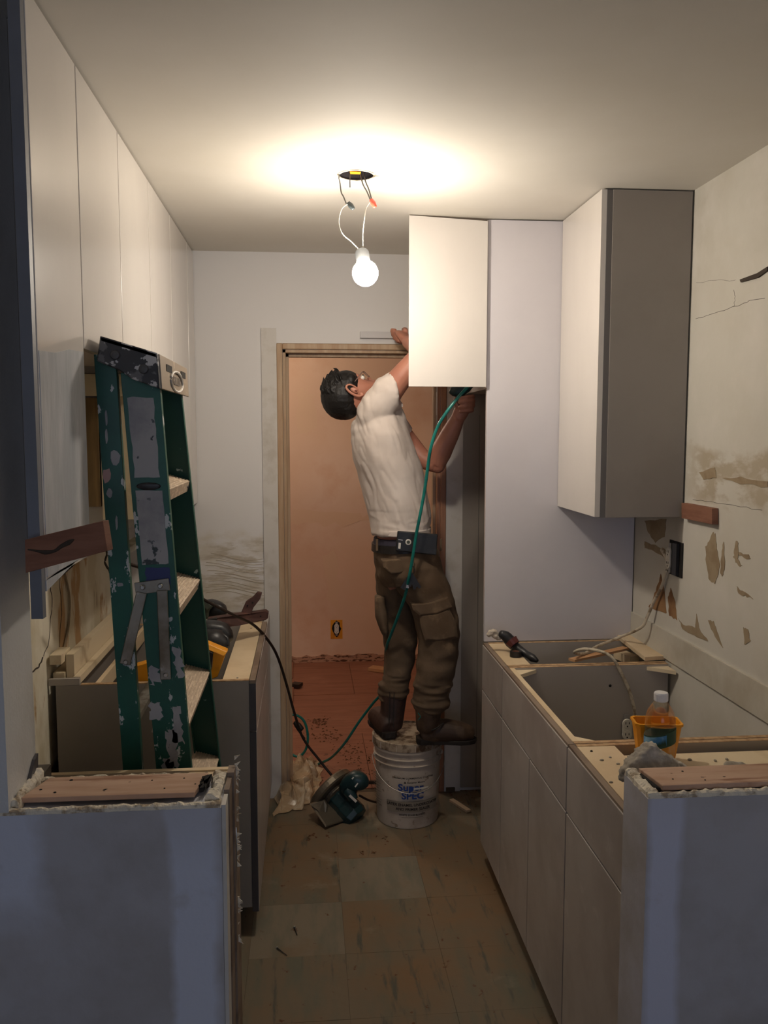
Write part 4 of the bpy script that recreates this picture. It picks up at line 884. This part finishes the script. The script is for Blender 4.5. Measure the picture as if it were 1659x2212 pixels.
btext('LATEX ENAMEL UNDERCOATER', .0165, .108, M_ink, .004, .93); btext('AND PRIMER SEALER', .0165, .089, M_ink, .004, .95)
btext('WHITE 253-00 BLANCO', .0105, .064, M_ink, .0); bband(-.045, .045, .0525, .0545, M_greyink, 'print_line', .0002)
for k in range(12): bband(-.20, -.135-.008*(k*7 % 3), .215-k*.012, .2175-k*.012, M_greyink, 'print_line', .0002)
# ------------------------------------------------------------------ circular saw
t = thing('circular_saw', q(740, 1790, 3.42)*1.0, 'dark teal circular saw lying on the floor beside the bucket', 'saw')
t.location.z = 0; LOC[t.name] = Vector(t.location)
m_ = Vector((.62, -.52, -.52)).normalized(); G = q(714, 1706, 3.55)
up_ = (Vector((0, 0, 1))-m_*m_.z).normalized(); rt_ = m_.cross(up_)
# guard: half annular housing
mb = MB(); n = 30; vs = []
for i in range(n+1):
    a = R(-25+245*i/n)-.0
    d_ = (up_*math.sin(a)+rt_*math.cos(a))
    for rr, w_ in ((.03, -.014), (.104, -.014), (.111, -.006), (.111, .014), (.104, .020), (.03, .020)): vs.append(G+d_*rr+m_*w_)
fs = [[i*6+k, i*6+(k+1) % 6, (i+1)*6+(k+1) % 6, (i+1)*6+k] for i in range(n) for k in range(6)]+[[0, 1, 2, 3, 4, 5], [n*6+k for k in range(6)]]
mb.add(vs, fs).build('blade_guard', M_sawm, t, smooth=False)
MB().lathe([(.02, -.001), (.088, -.001), (.088, .001), (.02, .001)], G, m_, seg=48).build('blade', M_steel, t)
MB().lathe([(.05, .018), (.062, .022), (.062, .034), (.045, .045)], G, m_, seg=24).build('gear_case', M_sawm, t)
MB().lathe([(.050, .03), (.056, .05), (.055, .09), (.058, .10), (.060, .145), (.052, .168), (.022, .172)], G, m_, seg=8).build('motor_housing', M_saw, t, bevel=.003)
for k in range(7):
    a = k*R(16)+R(95); d_ = up_*math.sin(a)+rt_*math.cos(a)
    MB().beam(G+m_*.05+d_*.046, G+m_*.08+d_*.047, .006, .003, ref=d_).build('vent_slot', M_hole, t)
MB().loft([q(742, 1708, 3.47), q(752, 1696, 3.46), q(768, 1688, 3.455), q(780, 1692, 3.45), q(786, 1700, 3.45)], [(.020, .02), (.036, .03), (.046, .036), (.040, .034), (.022, .02)], 16, sq=2.6).build('handle', M_saw, t, smooth=True)
MB().loft([q(748, 1705, 3.45), q(758, 1716, 3.44), q(764, 1728, 3.43)], [.024, .024, .02], 12).build('trigger_grip', M_saw, t, smooth=True)
p4 = [q(672, 1742, 3.46), q(700, 1734, 3.5), q(748, 1778, 3.45), q(703, 1787, 3.38)]
for p in p4: p.z = max(p.z, .006)
MB().hexa(p4, (.004, .004, .006)).build('shoe_plate', M_sawm, t, bevel=.001)
MB().hexa([q(668, 1738, 3.44), q(700, 1728, 3.47), q(706, 1740, 3.46), q(704, 1768, 3.44), q(690, 1772, 3.43), q(688, 1752, 3.44)], (.004, .012, .002)).build('bevel_quadrant', M_sawm, t, bevel=.002)
for (x, y, s_) in ((762, 1681, .5), (770, 1696, 1)): MB().beam(q(x-3*s_, y+4*s_, 3.416), q(x+3*s_, y-4*s_, 3.416), .005, .003, ref=(0, 1, 0)).build('paint_fleck', M_white, t)
c_ = G+m_*.125+(-Vector((0, 1, 0))+m_*(-m_.y)*-1).normalized()*.048
MB().beam(q(755, 1718, 3.405), q(770, 1732, 3.395), .010, .002, ref=(0, 1, 0)).build('maker_plate', M_case, t)
MB().tube([q(786, 1690, 3.45), q(805, 1690, 3.52), q(830, 1691, 3.66)], .008, 8).build('cord_sleeve', M_cordB, t, smooth=True)
MB().tube([q(776, 1718, 3.47), q(795, 1728, 3.50), q(820, 1735, 3.64)], .005, 8).build('lead', M_cordB, t, smooth=True)
# ------------------------------------------------------------------ hose
hp = [q(1010, 836, 3.14), q(990, 858, 3.12), q(965, 890, 3.12), q(944, 925, 3.13), q(930, 970, 3.14), q(924, 1010, 3.16), q(917, 1060, 3.17), q(908, 1110, 3.18), q(900, 1150, 3.19), q(892, 1200, 3.2), q(884, 1245, 3.22), q(874, 1290, 3.27), q(860, 1330, 3.33), q(845, 1370, 3.38), q(834, 1400, 3.45), q(832, 1440, 3.66), q(828, 1490, 3.72), q(805, 1520, 3.74), q(775, 1560, 3.78), q(745, 1605, 3.86), q(715, 1637, 3.98), q(688, 1650, 4.07)]
hp[-1].z = .008
tag(MB().tube(hp, .0062, 10, 6).build('air_hose', M_hose, smooth=True), 'teal air hose hanging in front of the man down to floor', 'hose')
hp2 = [at(612, 1544, 'Y', 3.95), at(640, 1545, 'Y', 3.95), at(658, 1560, 'Y', 3.95), at(665, 1592, 'Y', 3.95), at(660, 1620, 'Y', 3.97), at(645, 1634, 'Y', 3.99), at(628, 1628, 'Y', 4.0), at(612, 1612, 'Y', 4.0)]
tag(MB().tube(hp2, .0062, 10, 6).build('hose_coil', M_hose, smooth=True), 'teal hose loop at the left foot of the doorway', 'hose')
# ------------------------------------------------------------------ plastic film on floor
mb = MB(); n = 44; vs = []; fs = []
A0, A1, A2, A3 = Vector((-.150, 3.52, 0)), Vector((.045, 3.66, 0)), Vector((.06, 4.12, 0)), Vector((-.09, 4.10, 0))
for i in range(n+1):
    for j in range(n+1):
        u, v_ = i/n, j/n; p = A0.lerp(A1, u).lerp(A3.lerp(A2, u), v_)
        e = min(u, 1-u, v_, 1-v_); nn = noise.noise(Vector((u*4, v_*4, 3))); n2 = abs(noise.noise(Vector((u*7, v_*8, 7))))
        h = (.07*math.sin(math.pi*v_)**.5*max(0, math.sin(math.pi*min(1, u*1.1)))**.6 + .05*nn + .03*n2)*min(1, e*7)
        d_ = Vector((noise.noise(Vector((u*5, v_*5, 11))), noise.noise(Vector((u*5, v_*5, 19))), 0))*.05
        vs.append(p+d_+Vector((0, 0, .004+max(0, h)+.01*n2)))
for i in range(n):
    for j in range(n): a = i*(n+1)+j; fs.append([a, a+1, a+n+2, a+n+1])
o = tag(mb.add(vs, fs).build('plastic_film', M_bag), 'crumpled cloudy plastic film on the floor left of the saw', 'plastic film')
sd = o.modifiers.new('s', 'SOLIDIFY'); sd.thickness = .0004
# ------------------------------------------------------------------ floor debris
tag(MB().beam(at(975, 1728, 'Z', .006), at(1012, 1752, 'Z', .006), .022, .01).build('wood_scrap', M_trim), 'thin pale wood scrap on the floor right of the bucket', 'wood scrap')
tag(MB().beam(at(800, 1443, 'Z', .012), at(870, 1452, 'Z', .012), .08, .02).build('wood_scrap', M_pine), 'flat wood scrap on the red floor behind the man', 'wood scrap')
tag(MB().beam(at(632, 1478, 'Z', .02), at(650, 1480, 'Z', .02), .06, .02).build('wood_scrap', M_cordB), 'dark pointed scrap on red floor beside the left jamb', 'wood scrap')
for (x, y, x2, y2, lbl, c2) in ((636, 2003, 642, 2020, 'short screw upright-ended on the tile floor near left cabinet', .003), (598, 2047, 620, 2064, 'longer dark screw lying on the tile floor near left half wall', .0025)):
    a, b_ = at(x, y, 'Z', .004), at(x2, y2, 'Z', .003)
    s_ = thing('floor_screw', a, lbl, 'screw')
    MB().loft([a, b_], [c2*.8, c2*.4], 8).build('shank', M_bplast, s_, smooth=True)
    MB().lathe([(c2*1.6, 0), (c2, .002)], a, (b_-a).normalized(), seg=10).build('head', M_steel, s_)
rn = random.Random(21)
def crumbs(nm, cs, n, m_, label, smin=.002, smax=.006):
    mb = MB()
    for i in range(n):
        x, y, sx, sy = cs[i % len(cs)]; p = at(x, y, 'Z', 0)+Vector((rn.gauss(0, sx), rn.gauss(0, sy), 0)); s_ = rn.uniform(smin, smax)
        mb.add([p+Vector((rn.uniform(-1, 1)*s_*1.5, rn.uniform(-1, 1)*s_*1.5, 0)) for _ in range(4)]+[p+Vector((0, 0, s_*.8))], [(0, 1, 4), (1, 2, 4), (2, 3, 4), (3, 0, 4)])
    o = mb.build(nm, m_, kind='stuff'); tag(o, label, 'debris')
crumbs('brown_crumbs', [(832, 1815, .012, .02), (665, 1812, .006, .008), (672, 1805, .008, .01), (708, 1805, .005, .008), (780, 1842, .006, .006), (808, 1842, .004, .006), (725, 1842, .004, .006), (612, 1840, .003, .004)], 70, M_mud, 'brown crumbs scattered on the tile floor in front of bucket')
crumbs('red_floor_crumbs', [(780, 1650, .08, .12), (700, 1590, .05, .05), (760, 1625, .06, .1), (700, 1700, .05, .05), (690, 1560, .03, .04)], 320, M_mud, 'dark mortar crumbs scattered over the red doorway floor', .003, .009)
crumbs('niche_crumbs', [(1010, 1730, .05, .06), (1000, 1700, .04, .04)], 60, M_mud, 'brown dust crumbs on the floor at the niche', .002, .005)
mb = MB()
for (x, y) in ((1520, 1660), (1570, 1640), (1545, 1643), (1335, 1650), (1300, 1642), (1318, 1636), (1490, 1641), (1555, 1660), (1350, 1670), (1320, 1690)):
    p = at(x, y, 'Z', ZB-.016 if x > 1400 else ZB); mb.ball(p, (rn.uniform(.003, .006), rn.uniform(.003, .006), .003), 8)
tag(mb.build('plaster_bits', M_debris, kind='stuff'), 'small plaster bits lying on the near right cabinet top', 'debris')
# ------------------------------------------------------------------ the man
man = thing('person', (.39, 3.44, BZ), 'man in white t-shirt and brown cargo trousers reaching up on the bucket', 'person')
Y0 = 3.42
fold_s = lambda c: .010*noise.noise(Vector((c.x*17+c.z*7, c.y*10, c.z*6)))+.007*abs(noise.noise(Vector((c.x*34+c.z*12, c.y*20, c.z*9+3))))-.004*abs(noise.noise(Vector((c.x*12, c.y*10, c.z*42))))*(1 if c.z < 1.32 else .3)
b = MB()
# torso core, neck, arms
b.loft([q(872, 1200, Y0), q(866, 1150, Y0), q(850, 1050, Y0), q(832, 980, Y0), q(818, 925, Y0), q(806, 900, Y0+.01), q(796, 884, Y0+.01), q(784, 868, Y0+.015)],
       [(.10, .13), (.098, .13), (.105, .135), (.11, .145), (.085, .15), (.06, .09), (.05, .056), (.05, .052)], 20)
b.loft([q(800, 890, Y0+.01), q(780, 868, Y0+.012), q(766, 858, Y0+.012)], [.054, .052, .058], 16)     # neck
# head
b.ball(q(746, 853, Y0+.01), (.090, .074, .090), 24)
b.loft([q(752, 846, Y0+.01), q(768, 844, Y0+.012), q(786, 842, Y0+.014), q(803, 836, Y0+.018), q(817, 831, Y0+.02)], [(.078, .068), (.073, .066), (.052, .058), (.028, .042), (.012, .022)], 20)
b.ball(q(800, 827, Y0+.045), (.012, .012, .012), 12); b.ball(q(797, 821, Y0+.055), (.012, .010, .014), 12)   # nose
b.ball(q(810, 826, Y0+.03), (.009, .020, .010), 12); b.ball(q(806, 824, Y0+.03), (.006, .018, .010), 12)    # lips
b.ball(q(772, 813, Y0+.02), (.012, .05, .010), 12)                                                           # brow
# near (right) arm: shoulder, elbow hidden behind the door, forearm, hand
sh, el, wr_ = q(818, 878, 3.31), q(906, 768, 3.24), q(880, 738, 3.42)
b.loft([sh, q(842, 846, 3.285), q(868, 813, 3.26), el], [.05, .050, .045, .037], 16)
b.loft([el, q(901, 752, 3.33), wr_], [.037, .036, .025], 16)
pm = q(868, 722, 3.50)
b.loft([wr_, q(874, 729, 3.46), pm], [(.024, .02), (.036, .017), (.036, .015)], 14, ref=(.3, .1, 1))
for k, (dx, dz, L_) in enumerate(((-.026, .014, .9), (-.022, .0, 1), (-.014, -.014, .95), (-.004, -.026, .75))):
    a = pm+Vector((dx, .0, dz)); b.loft([a, a+Vector((-.012, .03*L_, .004)), a+Vector((-.004, .055*L_, .0)), a+Vector((.016, .058*L_, -.004))], [.0095, .009, .0085, .007], 10)
b.loft([q(876, 716, 3.47), q(876, 712, 3.50), q(870, 712, 3.53)], [.011, .0105, .008], 10)
# far (left) arm
sl, el2, wl2 = q(846, 915, 3.55), q(943, 1003, 3.50), q(988, 905, 3.46)
b.loft([sl, q(885, 960, 3.56), q(915, 992, 3.53), el2], [.052, .044, .038, .036], 16)
b.ball(q(946, 1006, 3.50), .032, 12)
b.loft([el2, q(952, 978, 3.49), q(972, 938, 3.475), wl2], [.036, .045, .039, .029], 16)
pm2 = q(1001, 878, 3.45)
b.loft([wl2, q(995, 892, 3.455), pm2], [(.028, .022), (.032, .020), (.030, .017)], 14)
tool = q(996, 858, 3.45)
for k in range(4):
    z = .034-.0185*k; L_ = (.92, 1, .96, .8)[k]
    b.loft([pm2+Vector((.010, .004, z*.8)), pm2+Vector((.033, -.004, z+.004)), pm2+Vector((.036*L_, -.030, z+.006)), pm2+Vector((.006, -.045*L_, z+.003)), pm2+Vector((-.018*L_, -.040*L_, z)), pm2+Vector((-.024*L_, -.026, z-.002))], [.0095, .0092, .0085, .0080, .0074, .0062], 10)
b.loft([pm2+Vector((-.018, -.006, -.004)), pm2+Vector((-.034, -.008, .018)), pm2+Vector((-.030, -.016, .040))], [.012, .0105, .008], 10)
# legs (under the cloth) so the figure is one body
b.loft([q(868, 1180, Y0), q(905, 1260, 3.36), q(940, 1370, 3.345), q(932, 1470, 3.36), q(925, 1560, 3.365)], [(.09, .10), (.075, .075), (.055, .055), (.05, .05), (.036, .036)], 16)
b.loft([q(868, 1180, Y0), q(852, 1270, 3.48), q(864, 1380, 3.49), q(856, 1470, 3.49), q(850, 1550, 3.49)], [(.08, .10), (.065, .07), (.05, .05), (.044, .045), (.034, .034)], 16)
b.build('body', M_skin, man, remesh=.0042, sm_it=4)
# ear
er = Matrix.Rotation(R(28), 3, 'Y')
eb = MB(); ey = Y0-.066
rim = [q(785, 852, ey), q(775, 856, ey-.004), q(760, 850, ey-.010), q(749, 840, ey-.012), q(749, 833, ey-.010), q(757, 831, ey-.006), q(768, 836, ey-.002), q(774, 842, ey)]
eb.loft(rim, [.004, .0055, .0055, .005, .0045, .004, .0035, .003], 8, ref=(0, 1, .01))
eb.ball(q(765, 843, ey+.003), (.019, .006, .010), 12, er); eb.ball(q(781, 850, ey+.002), (.007, .005, .005), 10)
eb.build('ear', M_skin, man, remesh=.002, sm_it=2)
MB().ball(q(769, 844, ey-.0045), (.006, .002, .004), 8).build('ear_canal', mat('ear_shadow', srgb(110, 56, 46), .7), man)
eb = MB()
eb.ball(q(765, 843, Y0+.09), (.019, .006, .010), 12, er); eb.build('ear', M_skin, man, smooth=True)
for yy in (Y0-.018, Y0+.052):
    MB().ball(q(783, 816, yy), .010, 12).build('eye', M_white, man, smooth=True)
    MB().ball(q(784, 813, yy)+Vector((0, 0, .004)), .004, 8).build('pupil', M_hole, man, smooth=True)
# hair
hb = MB()
hb.ball(q(738, 855, Y0+.01), (.084, .082, .096), 24)
hb.ball(q(748, 836, Y0+.01), (.066, .080, .066), 20); hb.ball(q(745, 876, Y0+.01), (.062, .072, .058), 20)
hb.ball(q(757, 822, Y0-.038), (.024, .03, .030), 14); hb.ball(q(757, 822, Y0+.058), (.024, .03, .030), 14)
rn = random.Random(8); core = q(742, 853, Y0+.01)
for i in range(330):
    th = rn.uniform(R(100), R(300)); ph = rn.uniform(-1.1, 1.1)
    d_ = Vector((math.cos(th)*math.cos(ph), math.sin(ph), math.sin(th)*math.cos(ph)))
    if d_.x > -.05 and d_.z > .3 and rn.random() < .5: continue
    base = core+Vector((d_.x*.082, d_.y*.078, d_.z*.092)); up2 = Vector((-.35, 0, 1)) if d_.z > -.3 else Vector((-.1, 0, -.1))
    tng = (up2-d_*up2.dot(d_)); tng = tng.normalized() if tng.length > 1e-3 else Vector((0, 1, 0))
    L_ = rn.uniform(.016, .034) if d_.z > -.1 else rn.uniform(.006, .012)
    sd_ = Vector((rn.uniform(-1, 1), rn.uniform(-1, 1), rn.uniform(-1, 1)))*.3
    a = base-d_*.006; m1 = base+d_*L_*.28+tng*L_*.5+sd_*L_*.3; e_ = base+d_*L_*(.30+rn.uniform(-.1, .2))+tng*L_*1.1+sd_*L_*.6
    hb.loft([a, m1, e_], [.0055, .0042, .0012], 6, sub=2)
hb.build('hair', M_hair, man, remesh=.0026, sm_it=1)
# glasses
gb = MB(); gy0, gy1 = Y0-.058, Y0+.07
gb.tube([q(762, 830, gy0), q(775, 813, gy0), q(783, 803, gy0)], .0016, 6)
gb.build('temple_arm', mat('brown_glasses_frame', srgb(96, 64, 52), .4), man)
for s_, (ya_, yb_) in enumerate(((gy0, gy0+.05), (gy0+.066, gy1-.01))):
    f4 = [q(783, 803, ya_), q(796, 814, ya_), q(798, 813, yb_), q(786, 802, yb_)]
    MB().tube(f4+[f4[0]], .0014, 6, 1).build('lens_rim', MATS['brown_glasses_frame'], man)
    MB().hexa(f4, (.0005, 0, .0008)).build('lens', M_glassf, man)
# t-shirt
s = MB()
s.loft([q(866, 1147, Y0), q(862, 1105, Y0), q(848, 1040, Y0), q(832, 985, Y0), q(822, 942, Y0), q(818, 908, Y0+.005), q(804, 890, Y0+.01), q(790, 874, Y0+.015)],
       [(.119, .160), (.120, .158), (.126, .160), (.126, .168), (.117, .178), (.098, .165), (.066, .10), (.056, .066)], 28)
s.loft([q(800, 905, 3.34), q(818, 878, 3.315), q(834, 856, 3.295), q(853, 841, 3.28)], [(.058, .062), (.066, .07), (.069, .068), (.069, .064)], 20, tan_end=(1, 0, .2))
s.loft([q(815, 905, 3.50), q(842, 915, 3.545), q(868, 945, 3.565)], [(.07, .066), (.068, .064), (.062, .058)], 18)
s.loft([q(838, 880, 3.33), q(852, 905, 3.36), q(868, 945, 3.40)], [.045, .045, .04], 14); s.ball(q(802, 905, 3.36), (.062, .09, .062), 16); s.ball(q(800, 930, 3.40), (.075, .12, .07), 16)
s.build('t_shirt', M_shirt, man, remesh=.005, sm_it=5, fold=fold_s)
MB().loft([q(866, 1150, Y0), q(866, 1138, Y0)], [(.1215, .1625), (.1205, .161)], 40, sub=4).build('shirt_hem', M_shirt, man, smooth=True)
# trousers
fold_p = lambda c: .007*noise.noise(Vector((c.x*14, c.y*12, c.z*22)))+(.010*noise.noise(Vector((c.x*10, c.y*10, c.z*55))) if c.z < .62 else 0)
p_ = MB()
p_.loft([q(868, 1168, Y0), q(874, 1195, Y0), q(884, 1225, Y0), q(890, 1250, Y0)], [(.118, .150), (.128, .160), (.134, .165), (.12, .16)], 28)
def px(v): return v/538.
p_.loft([q(890, 1210, 3.38), q(905, 1245, 3.355), q(928, 1290, 3.35), q(943, 1340, 3.345), q(948, 1390, 3.345), q(941, 1440, 3.35), q(934, 1490, 3.355), q(929, 1520, 3.36), q(928, 1534, 3.36)],
        [(px(62), .10), (px(56), .092), (px(50), .086), (px(47), .08), (px(45), .075), (px(43), .072), (px(41), .07), (px(40), .07), (px(30), .058)], 24)
p_.loft([q(862, 1210, 3.46), q(853, 1245, 3.48), q(856, 1300, 3.49), q(864, 1360, 3.49), q(864, 1420, 3.49), q(857, 1460, 3.49), q(850, 1492, 3.49), q(851, 1508, 3.49)],
        [(px(52), .10), (px(44), .085), (px(40), .08), (px(41), .075), (px(33), .068), (px(31), .066), (px(36), .068), (px(30), .056)], 24)
p_.build('trousers', M_pants, man, remesh=.005, sm_it=4, fold=fold_p)
def slab_on(name, pxs, Y, th, m, par, bev=.004):
    return MB().hexa([q(x, y, Y) for x, y in pxs], (0, th, 0)).build(name, m, par, bevel=bev)
def pocket(name, pxs, Y, th, bul=.008):
    s_ = MB(); pts = [q(x, y, Y) for x, y in pxs]; c = sum(pts, Vector())/len(pts); n = len(pts)
    o1 = [p for p in pts]; i1 = [c.lerp(p, .82)+Vector((0, -bul, 0)) for p in pts]; bk = [p+Vector((0, th, 0)) for p in pts]
    s_.add(bk+o1+i1, [list(range(n))]+[[k, (k+1) % n, n+(k+1) % n, n+k] for k in range(n)]+[[n+k, n+(k+1) % n, 2*n+(k+1) % n, 2*n+k] for k in range(n)]+[[2*n+k for k in range(n)]])
    return s_.build(name, M_pants, man, bevel=.003)
pocket('cargo_pocket', [(905, 1325), (935, 1322), (970, 1312), (986, 1345), (990, 1378), (950, 1388), (918, 1385), (909, 1355)], 3.272, .05)
pocket('pocket_flap', [(888, 1305), (925, 1302), (968, 1290), (978, 1312), (945, 1326), (905, 1330), (892, 1318)], 3.264, .05, .004)
pocket('back_pocket', [(824, 1210), (884, 1206), (887, 1226), (868, 1238), (845, 1240), (828, 1226)], 3.268, .05, .003)
MB().loft([q(820, 1288, 3.43), q(824, 1330, 3.43), q(832, 1368, 3.43)], [(.020, .05), (.026, .055), (.014, .045)], 12).build('cargo_pocket', M_pants, man, smooth=True)
# belt and underwear band
MB().loft([q(870, 1184, Y0), q(869, 1168, Y0)], [(.1275, .160), (.124, .157)], 48, sub=2).build('belt', M_blk, man)
MB().loft([q(869, 1168, Y0), q(868, 1156, Y0)], [(.119, .151), (.114, .147)], 40, sub=2).build('waistband', mat('dark_blue_waistband', srgb(52, 48, 62), .8), man)
for (x, Y) in ((812, 3.36), (950, 3.33)): slab_on('belt_loop', [(x, 1164), (x+5, 1164), (x+5, 1190), (x, 1190)], 3.33 if x < 900 else 3.30, .004, M_pants, man, .001)
# boots
def boot(nm, mt, heel, toe, ank, shank, Yh, Yt, toeup=0):
    bt = MB()
    bt.loft([shank, ank.lerp(shank, .5), ank, ank+Vector((0, 0, -.02))], [(.058, .056), (.052, .052), (.048, .05), (.044, .044)], 18)
    mid = heel.lerp(toe, .5)
    bt.loft([heel+Vector((0, 0, .034)), heel.lerp(toe, .2)+Vector((0, 0, .045)), mid+Vector((0, 0, .045)), heel.lerp(toe, .78)+Vector((0, 0, .042)), toe+Vector((0, 0, .034))],
            [(.034, .034), (.052, .042), (.052, .046), (.040, .050), (.024, .030)], 18, ref=(0, 1, 0) if abs(heel.x-toe.x) > abs(heel.y-toe.y) else (1, 0, 0))
    bo = bt.build(nm, mt, man, remesh=.004, sm_it=4)
    d_ = (toe-heel).normalized(); s_ = Vector((-d_.y, d_.x, 0)); out = []
    for (u, w_) in ((-.02, .0), (-.015, .022), (.0, .032), (.06, .034), (.12, .037), (.18, .046), (.225, .043), (.255, .028), (.268, 0)): out.append((u, w_))
    L_ = (toe-heel).length+.045; k = L_/.302
    poly = [heel+d_*((u)*k)+s_*w_ for u, w_ in out]+[heel+d_*((u)*k)-s_*w_ for u, w_ in out[-2:0:-1]]
    MB().hexa([p+Vector((0, 0, .0)) for p in poly], (0, 0, .018)).build('sole', M_sole, bo, bevel=.003)
    MB().hexa([heel+d_*(u*k)+s_*w_ for u, w_ in ((-.018, -.02), (-.018, .02), (.0, .032), (.06, .034), (.06, -.034), (.0, -.032))], (0, 0, .026)).build('heel_block', M_sole, bo, bevel=.002)
    return bo
def P3(px_, py_, Y, z=None):
    p = q(px_, py_, Y)
    if z is not None: p.z = z
    return p
zb = BZ+.001
b1 = boot('boot', M_boot, P3(908, 1595, 3.355, zb), P3(1022, 1600, 3.355, zb-.002), q(924, 1566, 3.355), q(926, 1522, 3.355), 0, 0)
b2 = boot('boot', M_boot2, Vector((.335, 3.425, zb)), Vector((.295, 3.63, zb)), q(846, 1562, 3.47), q(851, 1496, 3.485), 0, 0)
LOC[b1.name] = wloc(man); 
MB().tube([q(903, 1540, 3.298), q(908, 1548, 3.297), q(903, 1556, 3.298)], .0018, 5).build('teal_scuff', M_hose, b1)
MB().loft([q(958, 1562, 3.32), q(945, 1572, 3.306), q(932, 1578, 3.304)], [.0035, .0035, .003], 6).build('boot_strap', M_sole, b1)
for x in (-.006, .012): MB().tube([Vector((.342+x, 3.425, .56)), Vector((.338+x, 3.415, .47)), Vector((.336+x, 3.40, .42))], .002, 5).build('boot_seam', M_sole, b2)
# phone and keys on the belt, nail gun in the hand
ph = thing('phone_case', q(900, 1200, 3.25), 'black phone case clipped to the belt at the hip', 'phone case')
MB().hexa([q(859, 1147, 3.248), q(946, 1154, 3.248), q(943, 1200, 3.248), q(855, 1190, 3.248)], (0, .014, 0)).build('case', M_bplast, ph, bevel=.004)
MB().lathe([(.0115, 0), (.0115, .001), (.010, .002)], q(882, 1171, 3.248), (0, -1, 0), seg=24).build('logo_disc', M_case, ph)
MB().lathe([(.0065, .001), (.0065, .0025)], q(882, 1171, 3.248), (0, -1, 0), seg=20).build('logo_centre', MATS['olive_plastic'], ph)
MB().hexa([q(861, 1172, 3.248), q(866, 1173, 3.248), q(865, 1186, 3.248), q(860, 1185, 3.248)], (0, -.0012, 0)).build('camera_window', M_white, ph, bevel=.001)
MB().hexa([q(860, 1164, 3.248), q(870, 1166, 3.248), q(870, 1168, 3.248), q(860, 1166, 3.248)], (0, -.0008, 0)).build('case_mark', M_zinc, ph)
B(q(905, 1170, 3.262).x-.02, q(905, 1170, 3.262).x+.02, 3.262, 3.30, 1.17, 1.205).build('belt_clip', M_bplast, ph)
ky = thing('key_bunch', q(888, 1290, 3.24), 'bunch of dark keys hanging below the phone case', 'keys')
MB().tube([q(893, 1205, 3.245), q(892, 1222, 3.24)], .0028, 6).build('clip', M_steel, ky)
mb = MB(); c_ = q(890, 1232, 3.238); mb.tube([c_+Vector((.011*math.cos(a), 0, .015*math.sin(a))) for a in [i*math.pi/6 for i in range(13)]], .0013, 5, 2); mb.build('ring', M_bplast, ky)
rn = random.Random(6)
for k in range(8):
    a = R(-32+k*9); p0 = q(888, 1238, 3.236-.002*k); L_ = rn.uniform(.045, .075); d_ = Vector((math.sin(a), 0, -math.cos(a)))
    MB().beam(p0, p0+d_*L_, .011, .0018, ref=(0, 1, 0)).build('key', M_steel if k in (2,) else M_bplast, ky)
ng = thing('nail_gun', tool, 'dark green nail gun held up in the far hand', 'power tool')
MB().loft([pm2+Vector((-.006, -.012, -.012)), pm2+Vector((-.008, -.012, .045)), pm2+Vector((-.004, -.012, .085))], [.013, .0135, .017], 12).build('handle', M_bplast, ng, smooth=True)
MB().loft([q(972, 842, 3.42), q(985, 846, 3.42), q(1006, 836, 3.42), q(1020, 815, 3.42)], [.012, .022, .024, .024], 14, sq=3).build('body', M_saw, ng, smooth=True)
# bare bits: sill plaster lumps at niche
tag(MB().box(.62, .66, 3.70, 3.715, .0, .02).build('wood_wedge', M_sub), 'dark wedge at floor under the niche panel', 'wood scrap')
print('objects', len(bpy.data.objects))
